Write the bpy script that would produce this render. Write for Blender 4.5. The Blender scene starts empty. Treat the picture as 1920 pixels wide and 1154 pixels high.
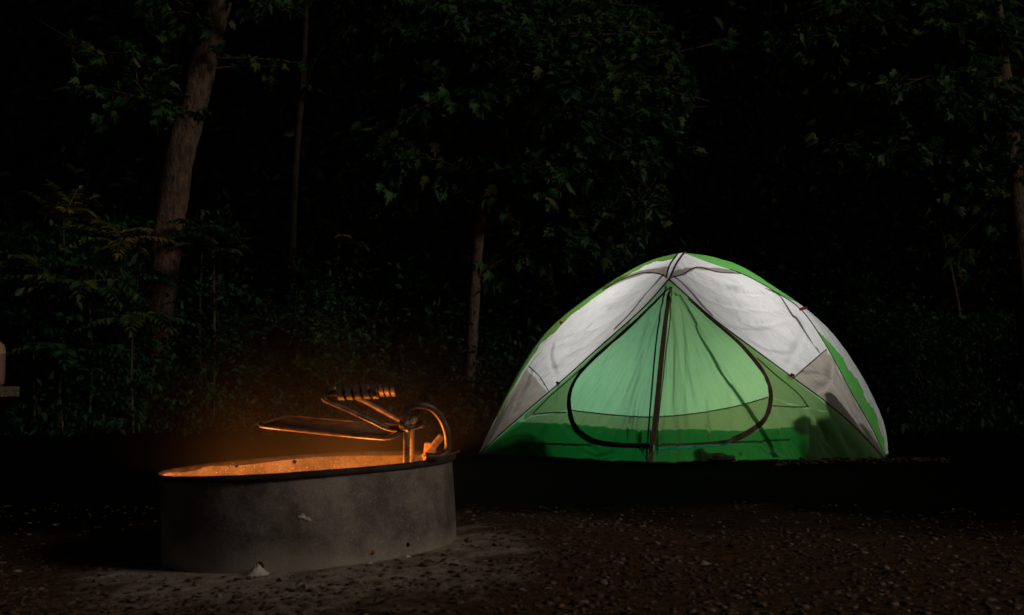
import bpy, bmesh, math, random
import numpy as np
from mathutils import Vector, Matrix, noise
from mathutils.bvhtree import BVHTree

random.seed(7); RNG = np.random.default_rng(7)
sc = bpy.context.scene
col = sc.collection
R = math.radians

# ------------------------------------------------------------------ camera, sky, moon, exposure
H, F, PITCH = 0.43, 2100.0, R(3.98)
cam = bpy.data.cameras.new('camera'); camo = bpy.data.objects.new('camera', cam); col.objects.link(camo)
camo.location = (0, 0, H); camo.rotation_euler = (R(90) + PITCH, 0, 0)
cam.sensor_width = 36; cam.lens = 36 * F / 1920; cam.clip_start = 0.05; cam.clip_end = 1500
sc.camera = camo
cam.dof.use_dof = True; cam.dof.focus_distance = 4.3; cam.dof.aperture_fstop = 5.6
SUN = Vector((0.86, -0.50, 0.44)).normalized()            # towards the moon
world = bpy.data.worlds.new('World'); sc.world = world; world.use_nodes = True
wn = world.node_tree; bg = wn.nodes['Background']
sky = wn.nodes.new('ShaderNodeTexSky'); sky.sky_type = 'NISHITA'; sky.sun_disc = False
sky.sun_elevation = math.asin(SUN.z); sky.sun_rotation = math.atan2(SUN.x, SUN.y)
wn.links.new(sky.outputs[0], bg.inputs[0]); bg.inputs[1].default_value = 0.0024
sun = bpy.data.lights.new('moon', 'SUN'); sun.energy = 0.56; sun.angle = R(16); sun.color = (1.0, 0.86, 0.72)
suno = bpy.data.objects.new('moon', sun); col.objects.link(suno)
suno.rotation_euler = SUN.to_track_quat('Z', 'Y').to_euler()
vs = sc.view_settings
vs.view_transform = 'Standard'; vs.look = 'None'; vs.gamma = 1; vs.exposure = 0.0; vs.use_curve_mapping = False
sc.render.engine = 'CYCLES'; sc.cycles.use_denoising = True
sc.cycles.max_bounces = 8; sc.cycles.diffuse_bounces = 4; sc.cycles.transmission_bounces = 6
sc.cycles.transparent_max_bounces = 16; sc.cycles.volume_bounces = 0
sc.cycles.sample_clamp_indirect = 3.0

# ------------------------------------------------------------------ helpers
def ray(px, py):
    u, v = (px - 960) / F, (577 - py) / F
    return Vector((u, math.cos(PITCH) - v * math.sin(PITCH), math.sin(PITCH) + v * math.cos(PITCH)))
def at(px, py, Y):
    d = ray(px, py); return Vector((0, 0, H)) + d * (Y / d.y)

def gz(x, y):
    """height of the ground"""
    z = 0.012 * noise.noise(Vector((x * .9, y * .9, 3.1))) + 0.004 * noise.noise(Vector((x * 5, y * 5, 7.7)))
    d = math.hypot(x + .547, y - 3.0)
    w = max(0.0, 1 - max(0, d - .45) / .8); w = w * w * (3 - 2 * w)
    z = z * (1 - .7 * w) + w * (x + .547) * 0.066
    if y > 9.5: z += .05 * min(1, (y - 9.5) / 1.5)
    if y > 30: z += (y - 30) * .03
    return z

def mat(name): 
    m = bpy.data.materials.new(name); m.use_nodes = True
    return m, m.node_tree.nodes, m.node_tree.links, m.node_tree.nodes['Principled BSDF']

def ramp(n, pts):
    r = n.new('ShaderNodeValToRGB'); e = r.color_ramp.elements
    while len(e) < len(pts): e.new(0.5)
    for k, (p, c) in enumerate(pts): e[k].position = p; e[k].color = (*c, 1)
    return r

def texco(n, l, scale=(1, 1, 1), kind='Object'):
    tc = n.new('ShaderNodeTexCoord'); mp = n.new('ShaderNodeMapping'); mp.inputs['Scale'].default_value = scale
    l.new(tc.outputs[kind], mp.inputs[0]); return mp.outputs[0]

def noise_mat(name, c1, c2, scale=6, rough=.8, metal=0, stretch=(1, 1, 1), bump=.3, bscale=None, lo=.35, hi=.65, dist=.02):
    m, n, l, b = mat(name)
    v = texco(n, l, stretch)
    t = n.new('ShaderNodeTexNoise'); t.inputs['Scale'].default_value = scale; t.inputs['Detail'].default_value = 8
    l.new(v, t.inputs[0])
    r = ramp(n, [(lo, c1), (hi, c2)]); l.new(t.outputs[0], r.inputs[0]); l.new(r.outputs[0], b.inputs['Base Color'])
    t2 = n.new('ShaderNodeTexNoise'); t2.inputs['Scale'].default_value = bscale or scale * 4; t2.inputs['Detail'].default_value = 6
    l.new(v, t2.inputs[0])
    bp = n.new('ShaderNodeBump'); bp.inputs['Strength'].default_value = bump; bp.inputs['Distance'].default_value = dist
    l.new(t2.outputs[0], bp.inputs['Height']); l.new(bp.outputs[0], b.inputs['Normal'])
    b.inputs['Roughness'].default_value = rough; b.inputs['Metallic'].default_value = metal
    return m

def link(name, me, m=None, parent=None, smooth=False):
    o = bpy.data.objects.new(name, me); col.objects.link(o)
    if m is not None:
        for mm in (m if isinstance(m, (list, tuple)) else [m]): me.materials.append(mm)
    if parent is not None: o.parent = parent; o.matrix_parent_inverse = parent.matrix_world.inverted() if False else Matrix.Translation(-parent.location)
    if smooth: me.shade_smooth()
    return o

def tag(o, label=None, cat=None, group=None, kind=None):
    if label: o['label'] = label
    if cat: o['category'] = cat
    if group: o['group'] = group
    if kind: o['kind'] = kind
    return o

def empty(name, loc, label, cat, group=None):
    o = bpy.data.objects.new(name, None); col.objects.link(o); o.location = loc; o.empty_display_size = .1
    return tag(o, label, cat, group)

def mesh_np(name, V, faces):
    me = bpy.data.meshes.new(name); me.from_pydata([tuple(v) for v in V], [], faces); me.update(); return me

def mesh_fast(name, V, loops, sizes):
    me = bpy.data.meshes.new(name)
    me.vertices.add(len(V)); me.vertices.foreach_set('co', np.asarray(V, np.float32).ravel())
    me.loops.add(len(loops)); me.loops.foreach_set('vertex_index', np.asarray(loops, np.int32))
    me.polygons.add(len(sizes)); st = np.concatenate([[0], np.cumsum(sizes)[:-1]])
    me.polygons.foreach_set('loop_start', st.astype(np.int32))
    me.update(calc_edges=True); me.validate(); return me

def catmull(P, n):
    P = [Vector(p) for p in P]
    Q = [P[0] * 2 - P[1]] + P + [P[-1] * 2 - P[-2]]
    seg = len(P) - 1; out = []
    for i in range(n + 1):
        u = i / n * seg; k = min(int(u), seg - 1); t = u - k
        a, b, c, d = Q[k:k + 4]
        out.append(.5 * ((2 * b) + (c - a) * t + (2 * a - 5 * b + 4 * c - d) * t * t + (3 * b - 3 * c + d - a) * t ** 3))
    return out

def tube_geo(pts, rad, sides=10, jit=0.0, cap=True):
    n = len(pts); V = []; Fc = []
    rad = rad if hasattr(rad, '__len__') else [rad] * n
    t0 = (pts[1] - pts[0]).normalized()
    u = t0.orthogonal().normalized()
    for i, p in enumerate(pts):
        t = (pts[min(i + 1, n - 1)] - pts[max(i - 1, 0)]).normalized()
        u = (u - t * u.dot(t)).normalized(); w = t.cross(u)
        for k in range(sides):
            a = 2 * math.pi * k / sides
            r = rad[i] * (1 + (jit * noise.noise(p * 4 + Vector((k * 1.7, 0, 0))) if jit else 0))
            V.append(p + (u * math.cos(a) + w * math.sin(a)) * r)
    for i in range(n - 1):
        for k in range(sides):
            a = i * sides + k; b = i * sides + (k + 1) % sides
            Fc.append((a, b, b + sides, a + sides))
    if cap:
        Fc.append(tuple(reversed(range(sides)))); Fc.append(tuple(range((n - 1) * sides, n * sides)))
    return V, Fc

class MB:
    def __init__(s): s.V = []; s.F = []
    def add(s, V, Fc):
        o = len(s.V); s.V += [tuple(v) for v in V]; s.F += [tuple(i + o for i in f) for f in Fc]; return s
    def tube(s, pts, rad, sides=10, jit=0, cap=True): return s.add(*tube_geo([Vector(p) for p in pts], rad, sides, jit, cap))
    def box(s, c, d, M=None, bev=0.0):
        bm = bmesh.new(); bmesh.ops.create_cube(bm, size=1)
        bmesh.ops.scale(bm, vec=d, verts=bm.verts)
        if bev: bmesh.ops.bevel(bm, geom=bm.edges[:], offset=bev, segments=2, affect='EDGES', profile=.5)
        if M is not None: bm.transform(M.to_4x4())
        bmesh.ops.translate(bm, vec=c, verts=bm.verts)
        bm.verts.index_update(); s.add([v.co.copy() for v in bm.verts], [[v.index for v in f.verts] for f in bm.faces]); bm.free(); return s
    def lathe(s, prof, c, seg=32):
        V = []; Fc = []; n = len(prof)
        for k in range(seg):
            a = 2 * math.pi * k / seg
            for (r, z) in prof: V.append((c[0] + r * math.cos(a), c[1] + r * math.sin(a), c[2] + z))
        for k in range(seg):
            for i in range(n - 1):
                a = k * n + i; b = ((k + 1) % seg) * n + i
                Fc.append((a, b, b + 1, a + 1))
        return s.add(V, Fc)
    def blob(s, c, r, amp=.2, fr=2.0, sub=2, seed=0, M=None):
        bm = bmesh.new(); bmesh.ops.create_icosphere(bm, subdivisions=sub, radius=1)
        for v in bm.verts:
            k = 1 + amp * noise.noise(v.co * fr + Vector((seed * 3.3, seed, 0)))
            v.co = Vector((v.co.x * r[0], v.co.y * r[1], v.co.z * r[2])) * k
        if M is not None: bm.transform(M.to_4x4())
        bmesh.ops.translate(bm, vec=c, verts=bm.verts)
        bm.verts.index_update(); s.add([v.co.copy() for v in bm.verts], [[v.index for v in f.verts] for f in bm.faces]); bm.free(); return s
    def build(s, name, m, parent=None, smooth=True): return link(name, mesh_np(name, s.V, s.F), m, parent, smooth)

# ------------------------------------------------------------------ leaves
def leaf_material(name, cols, rough=.55, transl=.35):
    m, n, l, b = mat(name)
    g = n.new('ShaderNodeNewGeometry')
    r = ramp(n, [(i / max(1, len(cols) - 1), c) for i, c in enumerate(cols)]); l.new(g.outputs['Random Per Island'], r.inputs[0])
    l.new(r.outputs[0], b.inputs['Base Color']); b.inputs['Roughness'].default_value = rough; b.inputs['Specular IOR Level'].default_value = .2
    tr = n.new('ShaderNodeBsdfTranslucent'); l.new(r.outputs[0], tr.inputs[0])
    mx = n.new('ShaderNodeMixShader'); mx.inputs[0].default_value = transl
    l.new(b.outputs[0], mx.inputs[1]); l.new(tr.outputs[0], mx.inputs[2])
    l.new(mx.outputs[0], n['Material Output'].inputs[0]); return m
M_leaf = leaf_material('green_leaves', [(.012, .05, .024), (.02, .085, .035), (.04, .12, .035), (.012, .065, .04), (.08, .12, .035)])
M_deep = leaf_material('deep_wood_leaves', [(.005, .014, .008), (.009, .024, .011), (.012, .026, .010), (.016, .024, .010)])  # leaf colours darkened to hold the shade of the deep wood
M_leaf2 = leaf_material('yellow_green_leaves', [(.05, .10, .025), (.09, .14, .03), (.03, .08, .03), (.14, .15, .04)])
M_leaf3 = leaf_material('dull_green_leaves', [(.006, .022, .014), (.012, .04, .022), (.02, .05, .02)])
M_maple = leaf_material('tree_leaves', [(.03, .09, .03), (.045, .12, .035), (.07, .15, .04), (.03, .10, .04), (.06, .12, .03), (.16, .17, .04)])
M_frond = leaf_material('frond_leaves', [(.18, .20, .06), (.28, .22, .07), (.13, .20, .06)])
M_dry = leaf_material('dry_leaves', [(.06, .035, .018), (.10, .06, .03), (.035, .022, .012), (.16, .115, .07)], .8, .1)

OV = np.array([(0, 0, 0), (.22, .25, .07), (.24, .55, .05), (0, 1, -.16), (-.24, .55, .05), (-.22, .25, .07)])
OVF = [(0, 1, 2, 3), (0, 3, 4, 5)]
LB = np.array([(0, 0, 0), (.30, .05, .12), (.46, .34, .06), (.24, .36, .10), (.34, .70, -.02), (.13, .62, .04), (0, 1.0, -.20),
               (-.13, .62, .04), (-.34, .70, .02), (-.24, .36, .10), (-.46, .34, .02), (-.30, .08, .12)])
LBF = [(0, 1, 2, 3, 4, 5, 6), (0, 6, 7, 8, 9, 10, 11)]
def leaf_arrays(pos, dirs, size, tmpl, faces, upj=.6, rng=RNG):
    """one leaf per row of pos, pointing along dirs, the blade turned roughly up"""
    pos = np.asarray(pos, float); N = len(pos)
    d = np.asarray(dirs, float); d /= np.linalg.norm(d, axis=1)[:, None] + 1e-9
    up = np.array([0, 0, 1.0]) + rng.normal(0, upj, (N, 3))
    s = np.cross(d, up); s /= np.linalg.norm(s, axis=1)[:, None] + 1e-9
    nrm = np.cross(s, d)
    size = np.asarray(size).reshape(-1, 1, 1)
    V = pos[:, None] + size * (tmpl[None, :, 0:1] * s[:, None] + tmpl[None, :, 1:2] * d[:, None] + tmpl[None, :, 2:3] * nrm[:, None])
    K = len(tmpl); lo = []; sz = []
    base = np.concatenate([np.array(f) for f in faces]); szs = [len(f) for f in faces]
    L = (np.arange(N)[:, None] * K + base[None]).ravel(); S = np.tile(szs, N)
    return V.reshape(-1, 3), L, S
def leaves(name, pos, dirs, size, m, parent=None, lobed=False, upj=.6):
    V, L, S = leaf_arrays(pos, dirs, size, LB if lobed else OV, LBF if lobed else OVF, upj)
    if parent is not None: pass
    return link(name, mesh_fast(name, V, L, S), m, parent)

# ------------------------------------------------------------------ materials
M_dim = noise_mat('shaded_wood_bark', (.015, .011, .008), (.045, .032, .023), 9, .95, stretch=(3, 3, .7), bump=.8)  # bark darkened in colour for a trunk standing in shade
M_deepbark = noise_mat('deep_wood_bark', (.010, .008, .006), (.03, .022, .016), 9, .95, stretch=(3, 3, .7), bump=.8)  # darker bark copy, shade of the deep wood painted in
M_bark = noise_mat('bark', (.06, .038, .026), (.19, .125, .085), 9, .95, stretch=(3, 3, .9), bump=1.0, bscale=26, dist=.035)
M_bark2 = noise_mat('dark_bark', (.03, .022, .016), (.08, .056, .04), 9, .95, stretch=(3, 3, .7), bump=.8, bscale=24)
M_stem = noise_mat('pale_stem', (.055, .042, .026), (.11, .082, .05), 20, .9, bump=.2)
M_stone = None

def ground_mat():
    m, n, l, b = mat('ground_soil')
    tc = n.new('ShaderNodeTexCoord'); P = tc.outputs['Object']
    def nz(s, d=6, r=.6):
        t = n.new('ShaderNodeTexNoise'); t.inputs['Scale'].default_value = s; t.inputs['Detail'].default_value = d; t.inputs['Roughness'].default_value = r
        l.new(P, t.inputs[0]); return t.outputs[0]
    def mth(op, a, c=None, d=None):
        q = n.new('ShaderNodeMath'); q.operation = op
        for i, v in enumerate((a, c, d)):
            if v is None: continue
            if isinstance(v, (int, float)): q.inputs[i].default_value = v
            else: l.new(v, q.inputs[i])
        return q.outputs[0]
    sep = n.new('ShaderNodeSeparateXYZ'); l.new(P, sep.inputs[0])
    X, Y = sep.outputs[0], sep.outputs[1]
    def mr(v, a, b_, c=0., d=1.):
        q = n.new('ShaderNodeMapRange'); q.interpolation_type = 'SMOOTHSTEP'
        l.new(v, q.inputs[0]); q.inputs[1].default_value = a; q.inputs[2].default_value = b_; q.inputs[3].default_value = c; q.inputs[4].default_value = d
        return q.outputs[0]
    # gravel and trodden earth in the foreground, shade painted as near-black soil behind and aside
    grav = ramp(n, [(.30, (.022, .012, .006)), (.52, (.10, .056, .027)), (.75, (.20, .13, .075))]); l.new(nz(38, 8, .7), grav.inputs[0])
    shade_soil = ramp(n, [(.35, (.0006, .0005, .0004)), (.7, (.003, .0024, .002))]); l.new(nz(11, 6), shade_soil.inputs[0])
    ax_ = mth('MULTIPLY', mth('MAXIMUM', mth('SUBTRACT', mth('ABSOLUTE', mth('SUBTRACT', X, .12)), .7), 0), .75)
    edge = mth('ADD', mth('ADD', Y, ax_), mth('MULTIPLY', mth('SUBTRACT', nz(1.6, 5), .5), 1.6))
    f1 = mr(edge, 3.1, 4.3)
    mx = n.new('ShaderNodeMix'); mx.data_type = 'RGBA'; l.new(f1, mx.inputs[0]); l.new(grav.outputs[0], mx.inputs[6]); l.new(shade_soil.outputs[0], mx.inputs[7])
    # pale ash trodden out around the ring, a pool of light painted in with it
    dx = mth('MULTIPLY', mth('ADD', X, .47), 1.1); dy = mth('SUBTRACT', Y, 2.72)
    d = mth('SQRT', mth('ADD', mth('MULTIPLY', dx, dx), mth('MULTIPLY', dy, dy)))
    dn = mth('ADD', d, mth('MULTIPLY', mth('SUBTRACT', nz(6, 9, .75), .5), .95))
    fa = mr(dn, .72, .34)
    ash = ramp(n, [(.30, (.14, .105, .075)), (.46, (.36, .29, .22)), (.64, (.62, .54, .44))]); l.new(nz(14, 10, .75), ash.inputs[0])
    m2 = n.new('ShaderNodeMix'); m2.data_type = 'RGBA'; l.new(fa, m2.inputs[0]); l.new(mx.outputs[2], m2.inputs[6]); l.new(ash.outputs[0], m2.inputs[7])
    l.new(m2.outputs[2], b.inputs['Base Color']); b.inputs['Roughness'].default_value = .95
    b.inputs['Specular IOR Level'].default_value = .02
    bp = n.new('ShaderNodeBump'); bp.inputs['Strength'].default_value = .7; bp.inputs['Distance'].default_value = .012
    l.new(nz(60, 8, .7), bp.inputs['Height']); l.new(bp.outputs[0], b.inputs['Normal']); return m

# ------------------------------------------------------------------ ground
def axis(lo, hi, fine_lo, fine_hi, step, grow=1.18):
    a = list(np.arange(fine_lo, fine_hi, step)); s = step; x = fine_lo
    L = []
    while x > lo: s *= grow; x -= s; L.append(x)
    s = step; x = a[-1]
    while x < hi: s *= grow; x += s; a.append(x)
    return L[::-1] + a
xs = axis(-300, 300, -2.2, 2.6, .035); ys = axis(-40, 400, 1.9, 4.6, .03)
GV = [(x, y, gz(x, y)) for y in ys for x in xs]; nx = len(xs)
GF = [(j * nx + i, j * nx + i + 1, (j + 1) * nx + i + 1, (j + 1) * nx + i) for j in range(len(ys) - 1) for i in range(nx - 1)]
ground = link('ground', mesh_np('ground', GV, GF), ground_mat(), smooth=True); tag(ground, 'dark earth clearing with gravel in front and shade painted black behind', kind='structure')

# gravel: uncountable small stones
def pebble_templates(k=6):
    out = []
    for s in range(k):
        bm = bmesh.new(); bmesh.ops.create_icosphere(bm, subdivisions=1, radius=1)
        for v in bm.verts: v.co *= 1 + .45 * noise.noise(v.co * 1.3 + Vector((s * 5.1, 0, 0)))
        bm.verts.index_update()
        out.append((np.array([v.co[:] for v in bm.verts]), np.array([[v.index for v in f.verts] for f in bm.faces]))); bm.free()
    return out
PT = pebble_templates()
def stone_cloud(name, pts, sizes, m, rng=RNG):
    V = []; L = []; o = 0
    for (x, y), s in zip(pts, sizes):
        tv, tf = PT[rng.integers(len(PT))]
        a = rng.uniform(0, 6.28); c, si = math.cos(a), math.sin(a)
        sx, sy, sz = s * rng.uniform(.8, 1.5), s * rng.uniform(.7, 1.1), s * rng.uniform(.22, .5)
        v = tv * (sx, sy, sz); v = np.stack([v[:, 0] * c - v[:, 1] * si, v[:, 0] * si + v[:, 1] * c, v[:, 2]], 1)
        v += (x, y, gz(x, y) + sz * .25)
        V.append(v); L.append(tf.ravel() + o); o += len(v)
    V = np.concatenate(V); L = np.concatenate(L)
    return link(name, mesh_fast(name, V, L, np.full(len(L) // 3, 3)), m)
def stone_mat(name, cols):
    m, n, l, b = mat(name)
    g = n.new('ShaderNodeNewGeometry'); r = ramp(n, [(i / (len(cols) - 1), c) for i, c in enumerate(cols)]); l.new(g.outputs['Random Per Island'], r.inputs[0])
    t = n.new('ShaderNodeTexNoise'); t.inputs['Scale'].default_value = 60; t.inputs['Detail'].default_value = 6; l.new(texco(n, l), t.inputs[0])
    mx = n.new('ShaderNodeMix'); mx.data_type = 'RGBA'; mx.blend_type = 'MULTIPLY'; mx.inputs[0].default_value = .7
    l.new(r.outputs[0], mx.inputs[6]); l.new(t.outputs[0], mx.inputs[7]); l.new(mx.outputs[2], b.inputs['Base Color']); b.inputs['Roughness'].default_value = .9
    return m
M_gravel = stone_mat('gravel_stones', [(.06, .032, .016), (.13, .078, .042), (.08, .042, .020), (.19, .13, .08), (.11, .055, .028), (.34, .27, .20)])
pts = []; szs = []
while len(pts) < 13000:
    y = 1.95 + 2.9 * random.random() ** 1.3; x = (random.random() * 2 - 1) * (.55 * y + .2)
    d = math.hypot(x + .547, y - 3)
    if d < .425 or (d < .62 and random.random() < .6): continue
    ye = y + .75 * max(0, abs(x - .12) - .7)
    if ye > 3.1 and random.random() < (ye - 3.1) / 1.2: continue
    if noise.noise(Vector((x * 2.2, y * 2.2, 0))) < -.25 and random.random() < .6: continue
    pts.append((x, y)); szs.append(.0018 + .010 * random.random() ** 5)
tag(stone_cloud('gravel', pts, szs, M_gravel), 'loose brown gravel scattered over the foreground earth', 'gravel', kind='stuff')
# leaf litter
N = 3600; lx = RNG.uniform(-2.2, 2.4, N); ly = RNG.uniform(1.95, 4.1, N)
keep = (np.hypot(lx + .547, ly - 3) > .45); lx, ly = lx[keep], ly[keep]; N = len(lx)
P_ = np.array([(x, y, gz(x, y) + .003) for x, y in zip(lx, ly)]); D_ = np.stack([RNG.normal(0, 1, N), RNG.normal(0, 1, N), RNG.normal(0, .18, N)], 1)
tag(leaves('leaf_litter', P_, D_, RNG.uniform(.006, .024, N), M_dry, upj=.35), 'dry brown leaf scraps lying among the gravel', 'leaf litter', kind='stuff')
# straw and litter at the right foot of the tent
N = 900; lx = RNG.uniform(1.45, 2.5, N); ly = RNG.normal(6.27, .06, N) + (lx - 1.5) * .28
P_ = np.array([(x, y, gz(x, y) + RNG.uniform(0, .008)) for x, y in zip(lx, ly)]); D_ = np.stack([RNG.normal(0, 1, N), RNG.normal(0, .5, N), RNG.normal(0, .15, N)], 1)
tag(leaves('straw_litter', P_, D_, RNG.uniform(.015, .045, N), M_dry, upj=.3), 'pale dead straw and leaves along the right foot of the tent', 'straw', kind='stuff')
# single larger stones
def big_stone(px, py, s, label, tint):
    d = ray(px, py); k = -H / d.z; x, y = d.x * k, d.y * k
    mb = MB(); mb.blob((0, 0, 0), (s, s * .75, s * .5), .4, 1.4, 3, seed=px * .01)
    o = mb.build('stone', noise_mat('stone_' , tuple(c * .6 for c in tint), tint, 40, .9, bump=.5, dist=.004), smooth=True)
    o.location = (x, y, gz(x, y) + s * .2); o.rotation_euler.z = px
    tag(o, label, 'stone', 'larger stones lying in the gravel')
big_stone(1130, 1108, .013, 'roundish grey stone low in the gravel straight below the tent zipper foot', (.24, .20, .17))
big_stone(1320, 1069, .012, 'flat pale stone in the gravel below the tent door', (.30, .25, .2))
big_stone(797, 1080, .015, 'brown stone beside the ash at the right foot of the fire ring', (.20, .14, .09))
big_stone(1231, 1037, .011, 'upright tan pebble in mid gravel below the tent', (.22, .16, .10))
big_stone(865, 1100, .013, 'dull brown stone in the gravel right of the fire ring ash', (.16, .12, .09))
big_stone(1660, 1072, .012, 'light stone in the gravel below the right tent corner', (.24, .19, .14))

# ------------------------------------------------------------------ fire ring
RC = Vector((-.528, 3.0, 0)); RH, RR = .219, .381
TILT = Matrix.Rotation(-R(3.2), 3, 'Y')
ringo = empty('fire_ring', RC, 'round steel fire ring of mottled grey sheet with folding grill over glowing fire', 'fire ring')
def rp(x, y, z):
    v = TILT @ Vector((x, y, z)); return RC + v
def ring_metal():
    m, n, l, b = mat('mottled_steel')
    v = texco(n, l); 
    def nz(s, d=8, st=None, r=.6, dist=0.0):
        t = n.new('ShaderNodeTexNoise'); t.inputs['Scale'].default_value = s; t.inputs['Detail'].default_value = d; t.inputs['Roughness'].default_value = r; t.inputs['Distortion'].default_value = dist
        l.new(v if st is None else texco(n, l, st), t.inputs[0]); return t.outputs[0]
    base = ramp(n, [(.34, (.05, .040, .037)), (.5, (.155, .125, .11)), (.66, (.33, .275, .235))]); l.new(nz(5.5, 10, None, .68), base.inputs[0])
    fl = ramp(n, [(.56, (0, 0, 0)), (.62, (1, 1, 1))]); l.new(nz(120, 3, None, .55, 2.0), fl.inputs[0])
    mx = n.new('ShaderNodeMix'); mx.data_type = 'RGBA'; mx.inputs[7].default_value = (.55, .48, .42, 1)
    q = n.new('ShaderNodeMath'); q.operation = 'MULTIPLY'; q.inputs[1].default_value = .32; l.new(fl.outputs[0], q.inputs[0])
    l.new(q.outputs[0], mx.inputs[0]); l.new(base.outputs[0], mx.inputs[6])
    # rust and rain streaks
    st = ramp(n, [(.50, (1, 1, 1)), (.70, (.42, .33, .29))]); l.new(nz(4, 7, (1.6, 1.6, .7), .65, .8), st.inputs[0])
    m2 = n.new('ShaderNodeMix'); m2.data_type = 'RGBA'; m2.blend_type = 'MULTIPLY'; m2.inputs[0].default_value = .8
    l.new(mx.outputs[2], m2.inputs[6]); l.new(st.outputs[0], m2.inputs[7])
    # splashed ash near the foot
    sep = n.new('ShaderNodeSeparateXYZ'); l.new(v, sep.inputs[0])
    a = n.new('ShaderNodeMath'); a.operation = 'MULTIPLY_ADD'; a.inputs[1].default_value = .16; a.inputs[2].default_value = -.08; l.new(nz(9, 9), a.inputs[0])
    s_ = n.new('ShaderNodeMath'); s_.operation = 'ADD'; l.new(sep.outputs[2], s_.inputs[0]); l.new(a.outputs[0], s_.inputs[1])
    mr = n.new('ShaderNodeMapRange'); mr.inputs[1].default_value = .085; mr.inputs[2].default_value = .0; mr.inputs[4].default_value = .85; l.new(s_.outputs[0], mr.inputs[0])
    m3 = n.new('ShaderNodeMix'); m3.data_type = 'RGBA'; m3.inputs[7].default_value = (.40, .35, .29, 1)
    l.new(mr.outputs[0], m3.inputs[0]); l.new(m2.outputs[2], m3.inputs[6])
    l.new(m3.outputs[2], b.inputs['Base Color']); b.inputs['Roughness'].default_value = .62; b.inputs['Metallic'].default_value = .15
    bp = n.new('ShaderNodeBump'); bp.inputs['Strength'].default_value = .6; bp.inputs['Distance'].default_value = .002
    l.new(nz(120, 3, None, .55, 2.0), bp.inputs['Height']); l.new(bp.outputs[0], b.inputs['Normal']); return m
M_ring = ring_metal()
M_iron = noise_mat('burnt_iron', (.07, .05, .04), (.20, .14, .10), 30, .45, .35, bump=.5, bscale=160, dist=.002)
M_rim = noise_mat('sooty_rim', (.02, .015, .012), (.06, .042, .033), 25, .75, .3, bump=.5, bscale=120, dist=.003)
M_ash = noise_mat('white_ash', (.45, .42, .38), (.75, .71, .65), 40, .95, bump=.6, bscale=120, dist=.004)

def ring_wall():
    seg, V, Fc = 320, [], []
    zs = [-.06, 0, .05, .1, .15, RH]
    for r in (RR, RR - .006):
        for z in zs:
            for k in range(seg):
                a = 2 * math.pi * k / seg
                dent = .0025 * noise.noise(Vector((math.cos(a) * 2, math.sin(a) * 2, z * 6)))
                V.append(((r + dent) * math.cos(a), (r + dent) * math.sin(a), z))
    nz = len(zs); o = nz * seg
    for i in range(nz - 1):
        for k in range(seg):
            a, b = i * seg + k, i * seg + (k + 1) % seg
            Fc.append((a, b, b + seg, a + seg)); Fc.append((a + o, a + o + seg, b + o + seg, b + o))
    for k in range(seg):
        k2 = (k + 1) % seg
        Fc.append((k, k + o, k2 + o, k2)); t = (nz - 1) * seg
        Fc.append((t + k, t + k2, t + k2 + o, t + k + o))
    me = mesh_np('wall', V, Fc); o_ = bpy.data.objects.new('tmp_wall', me); col.objects.link(o_)
    cm = MB()
    def hole(az, z, r):
        d = Vector((math.cos(az), math.sin(az), 0)); cm.tube([d * (RR - .03) + Vector((0, 0, z)), d * (RR + .03) + Vector((0, 0, z))], r, 16)
    for px, py in ((445, 873), (552, 866)):          # far side, seen on the inner wall
        d = ray(px, py); 
        # hit the far wall
        best = min(((abs((Vector((0, 0, H)) + d * k - RC).to_2d().length - RR), k) for k in np.linspace(3.1, 3.6, 400)))
        p = Vector((0, 0, H)) + d * best[1] - RC; q = TILT.transposed() @ p
        hole(math.atan2(q.y, q.x), q.z, .0065)
    VH.clear()
    for px, py, r in ((487, 1062, .011), (697, 1037, .006), (766, 1022, .006)):
        d = ray(px, py)
        best = min(((abs((Vector((0, 0, H)) + d * k - RC).to_2d().length - RR), k) for k in np.linspace(2.55, 2.98, 400)))
        p = Vector((0, 0, H)) + d * best[1] - RC; q = TILT.transposed() @ p
        hole(math.atan2(q.y, q.x), q.z, r); VH.append(Vector((0, 0, H)) + d * best[1])
    co = bpy.data.objects.new('tmp_cut', mesh_np('cut', cm.V, cm.F)); col.objects.link(co)
    md = o_.modifiers.new('b', 'BOOLEAN'); md.operation = 'DIFFERENCE'; md.object = co; md.solver = 'EXACT'
    dg = bpy.context.evaluated_depsgraph_get(); me2 = bpy.data.meshes.new_from_object(o_.evaluated_get(dg))
    bpy.data.objects.remove(o_); bpy.data.objects.remove(co)
    me2.name = 'wall'; me2.transform(Matrix.Translation(RC) @ TILT.to_4x4())
    return me2
VH = []
wl = link('wall', ring_wall(), None, ringo); wl.data.materials.clear(); wl.data.materials.append(M_ring)
wl.data.shade_auto_smooth(angle=R(35)) if hasattr(wl.data, 'shade_auto_smooth') else None
for p in wl.data.polygons: p.use_smooth = False
mb = MB(); cir = [rp((RR + .002) * math.cos(a), (RR + .002) * math.sin(a), RH) for a in np.linspace(0, 2 * math.pi, 129)]
mb.tube(cir, .0085, 10, .25, cap=False); mb.build('rim', M_rim, ringo)
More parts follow.
